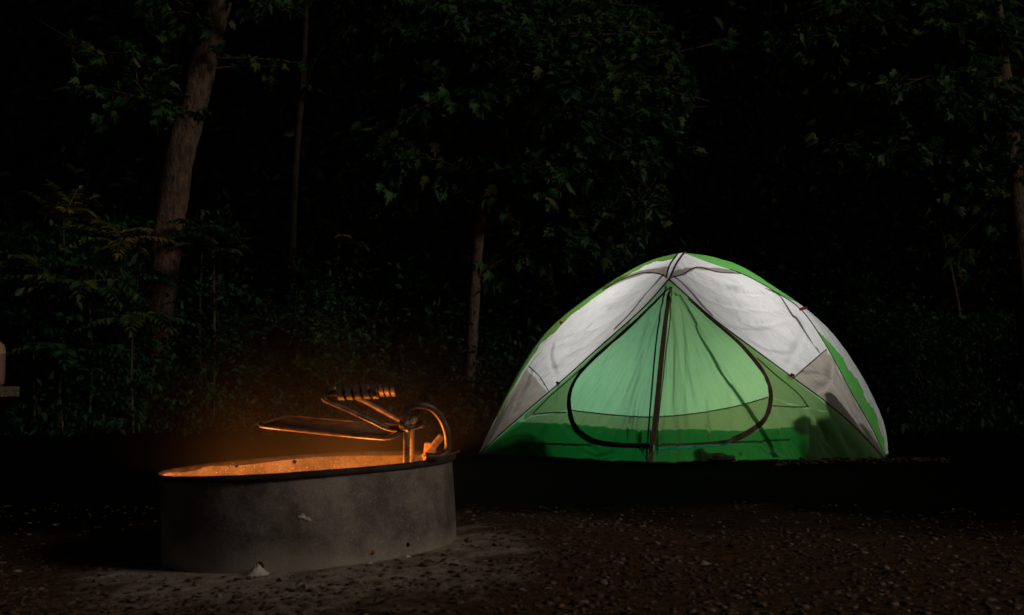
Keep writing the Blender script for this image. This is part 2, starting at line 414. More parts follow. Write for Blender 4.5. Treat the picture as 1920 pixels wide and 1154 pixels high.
# bars of the swivel grill
def bar(px_pts, r=.008, sides=12, n=24): 
    return catmull([at(*p) for p in px_pts], n)
for Y, x in ((2.80, -.262), (3.06, -.273)):
    mb = MB(); top = .43 - (792 - 723) * Y / F
    mb.tube([Vector((x, Y, z)) for z in np.linspace(.0, top, 8)], .0085, 12, .15); mb.build('upright', M_iron, ringo)
mb = MB(); mb.tube([Vector((-.263, 2.74, .334)), Vector((-.270, 2.9, .336)), Vector((-.277, 3.14, .338))], .0075, 12); mb.build('pivot_rod', M_iron, ringo)
for Y, x in ((2.78, -.264), (3.07, -.274)):
    mb = MB(); mb.tube([Vector((x, Y - .022, .334)), Vector((x, Y + .022, .335))], .0145, 16); mb.build('pivot_sleeve', M_iron, ringo)
# grate with rods
A, B, C_, D_ = Vector((-.633, 2.80, .331)), Vector((-.632, 3.18, .341)), Vector((-.31, 2.76, .301)), Vector((-.31, 3.14, .317))
mb = MB(); fr = [Vector((-.258, 2.78, .332)), Vector((-.285, 2.765, .307)), C_, (A + C_) / 2 + Vector((0, 0, -.001)), A, A.lerp(B, .5), B, (B + D_) / 2, D_, Vector((-.285, 3.12, .322)), Vector((-.268, 3.08, .337))]
pp = []
for i in range(len(fr) - 1):
    for t in np.linspace(0, 1, 6)[:-1]: pp.append(fr[i].lerp(fr[i + 1], t))
pp.append(fr[-1])
for it in range(1): pp = [pp[0]] + [(pp[i - 1] + pp[i] * 2 + pp[i + 1]) / 4 for i in range(1, len(pp) - 1)] + [pp[-1]]
mb.tube(pp, .0062, 12, .1); grate = mb.build('grate', M_iron, ringo)
for k in range(1, 17):
    t = k / 17; a = A.lerp(B, t); c = C_.lerp(D_, t)
    mb = MB(); mb.tube([a, a.lerp(c, .5) - Vector((0, 0, .0015)), c], .0038, 8); mb.build('rod', M_iron, grate)
for s in (.25, .75):
    mb = MB(); mb.tube([A.lerp(C_, s) - Vector((0, 0, .004)), B.lerp(D_, s) - Vector((0, 0, .004))], .0035, 8); mb.build('crossbar', M_iron, grate)
# lifting handles: an arm that doubles back into a coiled grip
def handle(pts, g0, g1, rc):
    arm = catmull([at(*p) for p in pts], 40); mb = MB(); mb.tube(arm, .0068, 12, .1)
    h = mb.build('handle', M_iron, ringo)
    a, b = at(*g0), at(*g1); ax = (b - a).normalized(); u = ax.orthogonal().normalized(); w = ax.cross(u)
    mb = MB(); turns = 4.6; n = 150; L = (b - a).length
    pts_ = [a + ax * (L * i / n) + (u * math.cos(2 * math.pi * turns * i / n) + w * math.sin(2 * math.pi * turns * i / n)) * rc for i in range(n + 1)]
    # flat strip wound around the bar
    V = []; Fc = []
    for i, p in enumerate(pts_):
        ang = 2 * math.pi * turns * i / n; rr = (u * math.cos(ang) + w * math.sin(ang)); hw = L / turns * .33
        for (dz, dr) in ((-hw, -.002), (hw, -.002), (hw, .0025), (-hw, .0025)): V.append(p + ax * dz + rr * dr)
    for i in range(n):
        for k in range(4): Fc.append((i * 4 + k, i * 4 + (k + 1) % 4, i * 4 + 4 + (k + 1) % 4, i * 4 + 4 + k))
    Fc += [(0, 1, 2, 3), (n * 4 + 3, n * 4 + 2, n * 4 + 1, n * 4)]
    mb.add(V, Fc); mb.build('grip', M_iron, h, smooth=False)
handle([(778, 800, 2.79), (735, 805, 2.78), (690, 786, 2.76), (640, 763, 2.74), (612, 751, 2.73), (607, 744, 2.73), (616, 739, 2.73), (640, 737, 2.73), (700, 735, 2.73)], (632, 737, 2.73), (706, 734, 2.73), .0165)
handle([(793, 799, 3.06), (765, 796, 3.06), (730, 778, 3.05), (690, 756, 3.04), (664, 744, 3.03), (659, 739, 3.03), (668, 735, 3.03), (700, 733, 3.03), (736, 732, 3.03)], (690, 733, 3.03), (739, 732, 3.03), .0150)
# hooked bar that swings the grate
hk = catmull([at(*p) for p in ((768, 806, 2.78), (758, 795, 2.77), (757, 778, 2.76), (766, 765, 2.76), (786, 760, 2.76), (808, 765, 2.77), (826, 783, 2.79), (837, 808, 2.80), (840, 835, 2.81), (836, 848, 2.81), (822, 856, 2.80), (798, 856, 2.79))], 70)
mb = MB(); mb.tube(hk, .0088, 14, .12); mb.build('hooked_bar', M_iron, ringo)
mb = MB(); mb.box(at(786, 797, 2.82), (.030, .03, .014), Matrix.Rotation(-.45, 3, 'Y'), .004); mb.build('latch_plate', M_iron, ringo, smooth=False)
mb = MB(); mb.box(at(846, 852, 3.0), (.045, .05, .006), Matrix.Rotation(-.35, 3, 'Y'), .002); mb.build('corner_bracket', M_iron, ringo, smooth=False)
# wood ends leaning at the right of the ring
M_wood = noise_mat('split_wood', (.22, .14, .08), (.42, .29, .17), 14, .85, stretch=(1, 1, 6), bump=.4)
mb = MB(); mb.box((0, 0, 0), (.016, .02, .075), None, .003); o = mb.build('firewood', M_wood, smooth=False)
o.location = at(812, 838, 2.90); o.rotation_euler = (.2, R(38), .3); tag(o, 'short split stick leaning on the right rim of the fire ring', 'firewood')
mb = MB(); mb.box((0, 0, 0), (.03, .022, .055), None, .004); o = mb.build('firewood', M_wood, smooth=False)
o.location = at(806, 850, 2.96); o.rotation_euler = (0, R(4), -.2); tag(o, 'square wood block standing behind the leaning stick in the fire ring', 'firewood')
# the fire itself
M_char = noise_mat('charred_wood', (.01, .009, .008), (.05, .04, .035), 25, .9, bump=1.0, bscale=60)
def ember_mat():
    m, n, l, b = mat('glowing_ember'); t = n.new('ShaderNodeTexNoise'); t.inputs['Scale'].default_value = 45; t.inputs['Detail'].default_value = 5; l.new(texco(n, l), t.inputs[0])
    r = ramp(n, [(.42, (.02, .002, 0)), (.56, (1, .16, .015)), (.7, (1, .5, .12))]); l.new(t.outputs[0], r.inputs[0])
    b.inputs['Base Color'].default_value = (.03, .02, .015, 1); l.new(r.outputs[0], b.inputs['Emission Color']); b.inputs['Emission Strength'].default_value = 3.5; return m
M_ember = ember_mat()
fire = empty('campfire', (RC.x, RC.y, 0), 'burning logs and embers glowing inside the fire ring', 'campfire')
V = []; Fc = []
for j in range(13):
    for k in range(64):
        a = 2 * math.pi * k / 64; rr = (RR - .0068) * j / 12; V.append((RC.x + rr * math.cos(a), RC.y + rr * math.sin(a), .062 + .008 * noise.noise(Vector((rr * 20 * math.cos(a), rr * 20 * math.sin(a), 2))) + .018 * (1 - j / 12) + .05 * rr * math.cos(a)))
for j in range(12):
    for k in range(64): Fc.append((j * 64 + k, j * 64 + (k + 1) % 64, (j + 1) * 64 + (k + 1) % 64, (j + 1) * 64 + k))
mb = MB(); mb.add(V, Fc); mb.build('ash_light_stop', M_ash, fire)  # unseen bed added to keep firelight out of the vent holes
mb = MB()
for k in range(90):
    a = random.uniform(0, 6.28); r = .2 * math.sqrt(random.random()); mb.blob(RC + Vector((r * math.cos(a), r * math.sin(a), .078 + .02 * random.random() * (1 - r / .22))), (.018, .014, .012), .4, 1.5, 1, seed=k)
e = mb.build('ember_bed', M_ember, fire, smooth=False); e['kind'] = 'stuff'
for k, (a, dz) in enumerate(((.3, .095), (1.4, .105), (2.5, .10), (.9, .135))):
    d = Vector((math.cos(a), math.sin(a), 0)); c = RC + Vector((0, 0, dz))
    mb = MB(); mb.tube([c - d * .17, c - d * .06 + Vector((0, 0, .004)), c + d * .06, c + d * .16], [.022, .026, .025, .02], 12, .5); mb.build('log', M_char, fire)
def flame(x, y, h, r):
    mb = MB(); pr = [(0.001, 0), (r * .8, h * .15), (r, h * .3), (r * .7, h * .6), (r * .3, h * .85), (.0005, h)]
    V = []; 
    mb.lathe(pr, (RC.x + x, RC.y + y, .085), 12)
    mb.V = [(v[0] + .012 * math.sin(v[2] * 45 + x * 40), v[1] + .01 * math.sin(v[2] * 38 + y * 50), v[2]) for v in mb.V]
    return mb.build('flame', M_flame, fire)
M_flame, n_, l_, b_ = mat('flame_glow'); b_.inputs['Emission Color'].default_value = (1, .32, .04, 1); b_.inputs['Emission Strength'].default_value = 6; b_.inputs['Base Color'].default_value = (0, 0, 0, 1)
for x, y, h, r in ((-.06, .02, .085, .02), (.03, -.03, .075, .018), (.08, .06, .08, .02), (-.14, -.05, .06, .015), (.0, .08, .09, .02)): flame(x, y, h, r)
for dx, e_ in ((-.18, 7.2), (.14, 9.2)):
    fl = bpy.data.lights.new('fire_light', 'POINT'); fl.energy = e_; fl.color = (1, .29, .038); fl.shadow_soft_size = .05
    flo = bpy.data.objects.new('fire_light', fl); col.objects.link(flo); flo.location = RC + Vector((dx, -.13, .168))
# tiny emissive specks on the inner wall, their glow set in the material
M_speck, n_, l_, b_ = mat('emissive_speck'); b_.inputs['Emission Color'].default_value = (1, .5, .08, 1); b_.inputs['Emission Strength'].default_value = 1.3
mb = MB()
for k in range(260):
    if k < 170: px, py = random.gauss(728, 28), random.gauss(864, 4)
    else: px, py = random.uniform(400, 760), random.gauss(880, 6)
    d = ray(px, py)
    best = min(((abs((Vector((0, 0, H)) + d * t - RC).to_2d().length - (RR - .0075)), t) for t in np.linspace(3.05, 3.45, 120)))
    p = Vector((0, 0, H)) + d * best[1]
    if best[0] > .004: continue
    s = .0004 + .0007 * random.random() ** 2; mb.blob(p, (s, s, s), .3, 1, 1)
o = mb.build('glow_specks', M_speck, smooth=False); tag(o, 'tiny glowing specks on the inner wall of the fire ring', 'glow_specks', kind='stuff')
# ash heaps spilled from the vent holes
for i, (p, s, lab) in enumerate(zip(VH, (.036, .014, .014), ('white ash heap below the left vent hole of the fire ring', 'small ash spill under the middle vent hole of the fire ring', 'small ash spill under the right vent hole of the fire ring'))):
    g = gz(p.x, p.y - .02); mb = MB(); V = []; Fc = []; n = 24; m_ = 10
    hh = max(.026, p.z - g + .010) if i == 0 else .008
    for j in range(m_ + 1):
        q = j / m_
        for k in range(n):
            a = 2 * math.pi * k / n; rr = s * q * (1 + .35 * noise.noise(Vector((math.cos(a), math.sin(a), i)))); z = hh * (1 - q) ** 1.15 * (1 + .2 * noise.noise(Vector((a, q * 4, i))))
            V.append((p.x + rr * math.cos(a), p.y - .022 + rr * .8 * math.sin(a), g - .003 + z))
    for j in range(m_):
        for k in range(n): Fc.append((j * n + k, j * n + (k + 1) % n, (j + 1) * n + (k + 1) % n, (j + 1) * n + k))
    mb.add(V, Fc); o = mb.build('ash_heap', M_ash); tag(o, lab, 'ash')
# pale bird dropping like splash on the wall
d = ray(568, 970); best = min(((abs((Vector((0, 0, H)) + d * k - RC).to_2d().length - RR), k) for k in np.linspace(2.55, 2.98, 400)))
p = Vector((0, 0, H)) + d * best[1]; mb = MB()
for k, (dx, dz, s) in enumerate(((0, 0, .006), (.008, -.004, .006), (-.009, .001, .004), (-.002, .006, .003), (.014, -.007, .004))): mb.blob(p + Vector((dx, .0006 + dx * .05, dz)), (s * 1.4, .0012, s * .6), .5, 1.5, 2, seed=k)
mb.build('splash_mark', M_ash, ringo)

# glowing smoke drifting over the fire
def smoke():
    mb = MB(); mb.blob((0, 0, 0), (.82, .72, .60), .0, 1, 3); o = mb.build('smoke', None)
    m = bpy.data.materials.new('thin_smoke'); m.use_nodes = True; n = m.node_tree.nodes; l = m.node_tree.links; n.clear()
    out = n.new('ShaderNodeOutputMaterial'); pv = n.new('ShaderNodeVolumePrincipled'); l.new(pv.outputs[0], out.inputs['Volume'])
    tc = n.new('ShaderNodeTexCoord'); mp = n.new('ShaderNodeMapping'); mp.inputs['Scale'].default_value = (1 / .82, 1 / .72, 1 / .60); l.new(tc.outputs['Object'], mp.inputs[0])
    ln = n.new('ShaderNodeVectorMath'); ln.operation = 'LENGTH'; l.new(mp.outputs[0], ln.inputs[0])
    mr = n.new('ShaderNodeMapRange'); mr.interpolation_type = 'SMOOTHSTEP'; mr.interpolation_type = 'LINEAR'; mr.inputs[1].default_value = 1.0; mr.inputs[2].default_value = .0; l.new(ln.outputs['Value'], mr.inputs[0])
    t = n.new('ShaderNodeTexNoise'); t.inputs['Scale'].default_value = 3; t.inputs['Detail'].default_value = 3; l.new(tc.outputs['Object'], t.inputs[0])
    q = n.new('ShaderNodeMath'); q.operation = 'MULTIPLY'; l.new(mr.outputs[0], q.inputs[0]); l.new(t.outputs[0], q.inputs[1])
    q2 = n.new('ShaderNodeMath'); q2.operation = 'MULTIPLY'; q2.inputs[1].default_value = .46; pw = n.new('ShaderNodeMath'); pw.operation = 'POWER'; pw.inputs[1].default_value = 2.6; l.new(mr.outputs[0], pw.inputs[0]); l.new(pw.outputs[0], q.inputs[0])
    l.new(q.outputs[0], q2.inputs[0])
    l.new(q2.outputs[0], pv.inputs['Density']); pv.inputs['Color'].default_value = (.75, .7, .65, 1); pv.inputs['Anisotropy'].default_value = 0
    o.data.materials.append(m); o.location = (RC.x, RC.y + .25, .30 + .30)
    o.location = (RC.x + .08, RC.y + .15, .20)
    tag(o, 'thin orange lit smoke hanging over the fire ring', 'smoke', kind='stuff')
smoke()

# ------------------------------------------------------------------ tent
def fabric(name, c, c2=None, transl=.86, wr=1.0, wscale=(1, 1, 1), spec=.3):
    m, n, l, b = mat(name)
    v = texco(n, l, wscale, 'UV')
    t = n.new('ShaderNodeTexNoise'); t.inputs['Scale'].default_value = 1; t.inputs['Detail'].default_value = 4; t.inputs['Roughness'].default_value = .6; t.inputs['Distortion'].default_value = .5; l.new(v, t.inputs[0])
    rg = n.new('ShaderNodeTexNoise'); rg.noise_type = 'RIDGED_MULTIFRACTAL'; rg.inputs['Scale'].default_value = .55; rg.inputs['Detail'].default_value = 3; rg.inputs['Distortion'].default_value = .9; l.new(v, rg.inputs[0])
    hs = n.new('ShaderNodeMath'); hs.operation = 'MULTIPLY_ADD'; hs.inputs[1].default_value = .35; l.new(rg.outputs[0], hs.inputs[0]); l.new(t.outputs[0], hs.inputs[2])
    t2 = n.new('ShaderNodeTexNoise'); t2.inputs['Scale'].default_value = 2.2; t2.inputs['Detail'].default_value = 3; l.new(texco(n, l), t2.inputs[0])
    r = ramp(n, [(.3, c2 or tuple(x * .86 for x in c)), (.7, c)]); l.new(t2.outputs[0], r.inputs[0])
    bp = n.new('ShaderNodeBump'); bp.inputs['Strength'].default_value = wr; bp.inputs['Distance'].default_value = .035; l.new(hs.outputs[0], bp.inputs['Height'])
    b.inputs['Roughness'].default_value = .5; b.inputs['Specular IOR Level'].default_value = spec
    l.new(r.outputs[0], b.inputs['Base Color']); l.new(bp.outputs[0], b.inputs['Normal'])
    tr = n.new('ShaderNodeBsdfTranslucent'); l.new(r.outputs[0], tr.inputs[0]); l.new(bp.outputs[0], tr.inputs['Normal'])
    mx = n.new('ShaderNodeMixShader'); mx.inputs[0].default_value = transl; l.new(b.outputs[0], mx.inputs[1]); l.new(tr.outputs[0], mx.inputs[2])
    l.new(mx.outputs[0], n['Material Output'].inputs[0]); return m
def film(name, c, mixt=.15):
    m, n, l, b = mat(name); tp = n.new('ShaderNodeBsdfTransparent'); tp.inputs[0].default_value = (*c, 1)
    b.inputs['Base Color'].default_value = (*[x * .5 for x in c], 1); b.inputs['Roughness'].default_value = .8
    mx = n.new('ShaderNodeMixShader'); mx.inputs[0].default_value = mixt; l.new(tp.outputs[0], mx.inputs[1]); l.new(b.outputs[0], mx.inputs[2])
    l.new(mx.outputs[0], n['Material Output'].inputs[0]); return m
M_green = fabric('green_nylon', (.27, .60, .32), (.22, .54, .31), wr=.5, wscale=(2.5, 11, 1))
M_greenR = fabric('lit_green_nylon', (.34, .64, .29), (.27, .58, .28), wr=.5, wscale=(2.5, 11, 1))  # brighter, yellower copy of the green; lamp glow painted into the right flap
M_green2 = fabric('deep_green_nylon', (.13, .45, .10), wr=.5, wscale=(14, 3, 1))
M_grey = fabric('grey_nylon', (.78, .78, .81), (.72, .72, .75), wr=1.3, wscale=(3, 9, 1))
M_back = fabric('back_green_nylon', (.05, .17, .06), transl=.3, wr=.4, wscale=(4, 4, 1))
M_band = noise_mat('brown_webbing', (.11, .06, .042), (.17, .10, .072), 60, .85, bump=.2, dist=.002)
M_seam = noise_mat('dark_seam', (.05, .032, .024), (.09, .06, .045), 60, .85, bump=.2, dist=.002)
M_hood = film('grey_brown_double_layer', (.42, .36, .33))
M_poleshade = film('grey_pole_shadow', (.42, .39, .39))  # tint for painted pole shadows, no cloth layer of its own
M_poleshade_green = film('dark_green_pole_shadow', (.22, .42, .26))  # green tint for the pole shadow painted across the right flap
M_wallf = film('olive_inner_wall', (.62, .56, .42))
M_tub = film('green_bathtub_wall', (.05, .50, .20), .12)
M_orange = noise_mat('red_orange_tab', (.30, .045, .015), (.42, .07, .02), 30, .6, bump=.1)

tent = empty('tent', (.95, 6.9, 0), 'glowing green and grey dome tent lit by a lamp from inside', 'tent')
Tp = (1280, 474, 6.60)
C1 = [(1254, 524, 5.95), (1207, 577, 6.1), (1120, 655, 6.4), (1050, 718, 6.65), (980, 778, 6.85), (935, 818, 6.95), (898, 853, 6.98)]
C2 = [Tp, (1215, 492, 6.8), (1150, 528, 7.0), (1060, 592, 7.2), (1010, 644, 7.25), (960, 727, 7.2), (925, 793, 7.08), (897, 853, 6.99)]
C3 = [(1254, 524, 5.95), (1330, 592, 6.05), (1400, 645, 6.2), (1480, 704, 6.35), (1560, 763, 6.45), (1610, 808, 6.52), (1658, 860, 6.58)]
C4 = [Tp, (1330, 493, 6.65), (1395, 516, 6.8), (1450, 546, 6.85), (1503, 583, 6.9), (1548, 648, 6.95), (1595, 735, 6.9), (1635, 805, 6.82), (1660, 858, 6.75)]
C5 = [Tp, (1335, 482, 6.8), (1392, 501, 6.95), (1450, 537, 7.1), (1512, 580, 7.2), (1565, 630, 7.3), (1610, 695, 7.3), (1642, 755, 7.25), (1660, 805, 7.15), (1666, 852, 6.98)]
CZ = [(1254, 524, 5.95), (1247, 590, 5.99), (1238, 670, 6.05), (1228, 755, 6.12), (1220, 825, 6.18), (1217, 868, 6.21)]
def cur(P, n): return catmull([at(*p) if len(p) == 3 and p[0] > 100 else Vector(p) for p in P], n)
def cur3(P, n): return catmull([Vector(p) for p in P], n)
T3 = at(*Tp)
BL = [T3, (.55, 7.5, 1.0), (.2, 8.0, .62), (.02, 8.25, .28), (-.05, 8.35, 0.0)]
BR = [T3, (1.5, 7.5, 1.0), (1.85, 7.95, .64), (2.05, 8.15, .28), (2.12, 8.2, 0.0)]
UVS = {}
def patch(Ca, Cb, n, m, bulge, wrinkle, keep=None, s0=0, s1=1):
    V = []; idx = {}; UVS[id(V)] = (V, [(i / n, s0 + (s1 - s0) * j / m) for i in range(n + 1) for j in range(m + 1)])
    for i in range(n + 1):
        for j in range(m + 1):
            s = s0 + (s1 - s0) * j / m; a, b = Ca[i], Cb[i]; p = a.lerp(b, s)
            t = i / n; w = (b - a).length
            ctr = Vector((.98, 7.2, .3)); nr = (p - ctr).normalized()
            p = p + nr * (bulge(t, s, w) + wrinkle(t, s, p))
            V.append(p)
    Fc = []
    for i in range(n):
        for j in range(m):
            if keep and not keep((i + .5) / n, s0 + (s1 - s0) * (j + .5) / m): continue
            a = i * (m + 1) + j; Fc.append((a, a + 1, a + m + 2, a + m + 1))
    return V, Fc
def clean(name, V, Fc, m, parent, smooth=True):
    used = sorted({i for f in Fc for i in f}); mp = {u: k for k, u in enumerate(used)}
    me = mesh_np(name, [V[u] for u in used], [tuple(mp[i] for i in f) for f in Fc])
    if id(V) in UVS:
        uv = UVS[id(V)][1]; ul = me.uv_layers.new(name='UVMap')
        for lp in me.loops: ul.data[lp.index].uv = uv[used[lp.vertex_index]]
    return link(name, me, m, parent, smooth)
def nzw(p, f, k=0): return noise.noise(Vector((p.x * f, p.y * f, p.z * f + k)))
def fold(s, c, w): return math.exp(-((s - c) / w) ** 2)
n = 210
c1, c2, c3, c4, c5, cz = (cur(c, n) for c in (C1, C2, C3, C4, C5, CZ)); bl, br = cur3(BL, n), cur3(BR, n)
edge = lambda s: 4 * s * (1 - s)
def wr_left(t, s, p):     # door flap left of the zipper; s=0 at the seam, 1 at the zipper
    e = edge(s) ** .5
    v = .006 * nzw(p, 3) * e
    v += 1.7 * e * (.010 * fold(s, .86 - .05 * t, .03) * min(1, t * 2) - .006 * fold(s, .72 + .04 * math.sin(t * 5), .03) * t + .006 * fold(s, .93, .012) * t)
    v += .004 * e * noise.noise(Vector((s * 26 + t * 5, t * 2.5, 1)))
    return v
def wr_right(t, s, p):    # s=0 zipper, 1 seam
    e = edge(s) ** .5
    v = .007 * nzw(p, 3, 4) * e
    v += 1.7 * e * (.011 * fold(s, .10, .02) - .008 * fold(s, .19, .02) * min(1, t * 1.6) + .010 * fold(s, .36 + .05 * math.sin(4 * t), .025) * t - .008 * fold(s, .52, .02) + .014 * fold(s, .80 - .1 * t, .05) * t ** 2)
    v += .004 * e * noise.noise(Vector((s * 24 - t * 3, t * 2.2, 9)))
    v += .012 * t ** 3 * e * noise.noise(Vector((s * 14, t * 5, 5)))
    return v
def wr_grey(t, s, p):
    e = edge(s) ** .6
    return e * (.022 * noise.noise(Vector((t * 4 + s * 3, s * 7 - t * 3, 2))) + .005 * noise.noise(Vector((t * 34 + s * 12, s * 6, 3))) + .004 * nzw(p, 9))
blg = lambda k: (lambda t, s, w: k * w * edge(s) * math.sin(math.pi * min(1, t * 1.02)) ** .7)
VL, FL = patch(c1, cz, n, 150, blg(.015), wr_left)
VR, FR = patch(cz, c3, n, 150, blg(.015), wr_right)
VGL, FGL = patch(c2, c1, n, 90, blg(.05), wr_grey)
VGR, FGR = patch(c3, c4, n, 120, blg(.04), wr_grey)
def hit_bv(bv, px, py):
    return bv.ray_cast(Vector((0, 0, H)), ray(px, py).normalized())[0]
def crumple(V, Fc, lines):
    bv = BVHTree.FromPolygons([v[:] for v in V], Fc); A_ = np.array([v[:] for v in V]); ctr = np.array((.98, 7.2, .3))
    nr = A_ - ctr; nr /= np.linalg.norm(nr, axis=1)[:, None]; off = np.zeros(len(A_)); side_ = np.array((1., 0, .35))
    for P, w, amp in lines:
        q = [hit_bv(bv, p.x, p.y) for p in catmull([Vector((a, b, 0)) for a, b in P], 40)]; q = np.array([p[:] for p in q if p is not None])
        if len(q) < 4: continue
        best = np.full(len(A_), 9.); sg = np.zeros(len(A_)); tt = np.zeros(len(A_))
        for k in range(len(q) - 1):
            a, b = q[k], q[k + 1]; ab = b - a; t = np.clip(((A_ - a) @ ab) / (ab @ ab + 1e-12), 0, 1); d = A_ - (a + t[:, None] * ab); dist = np.linalg.norm(d, axis=1)
            m_ = dist < best; best[m_] = dist[m_]; sg[m_] = (d @ np.cross(ab / (np.linalg.norm(ab) + 1e-9), nr[len(A_) // 2]))[m_]; tt[m_] = (k + t[m_]) / len(q)
        tap = np.clip(np.sin(np.pi * np.clip(tt, 0.02, .98)), 0, 1) ** .6
        u = sg / w; off += 1.5 * amp * tap * (np.exp(-(best / w) ** 2) + .8 * u * np.exp(-(best / w) ** 2 * .6))
    A_ += nr * off[:, None]; return [Vector(a) for a in A_]
GL = [([(1215, 688), (1196, 740), (1182, 800), (1176, 858)], .016, .009), ([(1206, 712), (1194, 765), (1190, 862)], .012, -.007), ([(1180, 600), (1140, 680), (1120, 760)], .02, .006), ([(1216, 575), (1190, 680), (1160, 775)], .02, -.007),
      ([(1228, 560), (1212, 640), (1200, 700)], .014, .006), ([(1198, 800), (1203, 835), (1216, 862)], .012, .008), ([(1030, 802), (1012, 830), (1020, 855)], .02, .010), ([(1095, 845), (1120, 856), (1150, 848)], .014, .007), ([(1110, 700), (1095, 740), (1085, 790)], .02, .005), ([(1060, 800), (1100, 825), (1130, 858)], .02, .008), ([(940, 830), (990, 820), (1030, 850)], .02, .008)]
GR = [([(1258, 560), (1263, 640), (1262, 705), (1259, 772)], .012, .008), ([(1244, 775), (1238, 820), (1236, 860)], .012, .008), ([(1322, 745), (1325, 790), (1335, 830)], .018, .010), ([(1507, 768), (1510, 810), (1512, 856)], .02, .013), ([(1528, 722), (1548, 770), (1570, 815), (1590, 856)], .022, .014),
      ([(1515, 764), (1540, 792), (1552, 830)], .016, -.010), ([(1385, 835), (1394, 862)], .014, .008), ([(1418, 826), (1442, 845), (1466, 856)], .018, .010), ([(1288, 600), (1296, 680), (1310, 760)], .016, -.006), ([(1275, 570), (1282, 640), (1284, 760)], .012, .006),
      ([(1310, 600), (1345, 680), (1370, 760)], .02, .006), ([(1345, 640), (1390, 690), (1420, 730)], .02, .005), ([(1590, 800), (1610, 830), (1630, 855)], .02, .010), ([(1450, 770), (1455, 800), (1470, 850)], .018, .008), ([(1268, 790), (1272, 840), (1270, 862)], .014, .007)]
HR = [([(1290, 535), (1335, 560), (1385, 573), (1465, 581)], .022, -.012), ([(1318, 563), (1360, 580), (1410, 590)], .016, .010), ([(1300, 520), (1350, 535), (1410, 540)], .02, .012), ([(1350, 610), (1400, 622), (1450, 618)], .022, .010), ([(1508, 628), (1488, 665), (1474, 692)], .024, .010), ([(1330, 530), (1390, 548), (1450, 552)], .018, -.010), ([(1375, 600), (1420, 606), (1480, 600)], .018, -.009), ([(1560, 680), (1550, 720), (1530, 735)], .022, .012), ([(1500, 700), (1540, 705), (1575, 735)], .02, .009), ([(1400, 635), (1440, 660), (1490, 665)], .02, .008)]
HL = [([(1215, 545), (1170, 570), (1120, 585)], .02, .012), ([(1190, 570), (1130, 608), (1075, 628)], .02, -.011), ([(1150, 600), (1100, 640), (1050, 665)], .022, .010), ([(1040, 640), (1035, 670), (1045, 705)], .018, .008), ([(1225, 530), (1180, 548), (1135, 560)], .016, -.010), ([(1120, 600), (1080, 630), (1040, 645)], .018, .009), ([(1000, 690), (985, 730), (960, 780)], .022, .008)]
VL, VR, VGL, VGR = crumple(VL, FL, GL), crumple(VR, FR, GR), crumple(VGL, FGL, HL), crumple(VGR, FGR, HR)
for V_, uvk in ((VL, (n, 150)), (VR, (n, 150)), (VGL, (n, 90)), (VGR, (n, 120))): UVS[id(V_)] = (V_, [(i / uvk[0], j / uvk[1]) for i in range(uvk[0] + 1) for j in range(uvk[1] + 1)])
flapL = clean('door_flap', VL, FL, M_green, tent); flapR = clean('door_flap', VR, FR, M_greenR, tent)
sideL = clean('side_panel', VGL, FGL, M_grey, tent); sideR = clean('side_panel', VGR, FGR, M_grey, tent)
wob = lambda t: .62 + .12 * math.sin(t * 40) * math.sin(t * 17)
kg = lambda t, s: (t < .42) or (t > .56 and s < wob(t) and s < (t - .56) * 7)
VS, FS = patch(c4, c5, n, 14, lambda t, s, w: 0, lambda t, s, p: .003 * noise.noise(Vector((t * 30, s * 4, 0))), kg)
clean('end_panel', VS, FS, M_green2, tent)
VS, FS = patch(c4, c5, n, 14, lambda t, s, w: 0, lambda t, s, p: .003 * noise.noise(Vector((t * 30, s * 4, 0))), lambda t, s: not kg(t, s))
clean('end_trim', VS, FS, M_grey, tent)
VB, FB = patch(bl, c2, 60 if False else n, 24, blg(.05), lambda t, s, p: 0); clean('back_panel', VB, FB, M_back, tent)
VB, FB = patch(c5, br, n, 24, blg(.04), lambda t, s, p: 0); clean('back_panel', VB, FB, M_back, tent)
VB, FB = patch(br, bl, n, 30, blg(.05), lambda t, s, p: 0); clean('back_panel', VB, FB, M_back, tent)
# floor
fp = [c1[-1], cz[-1], c3[-1], c4[-1], c5[-1], br[-1], bl[-1]]
M_floor = noise_mat('floor_fabric', (.02, .05, .03), (.03, .07, .04), 5, .8)
mb = MB(); mb.add([(p.x, p.y, .012) for p in fp], [tuple(range(len(fp)))]); mb.build('floor', M_floor, tent, smooth=False)

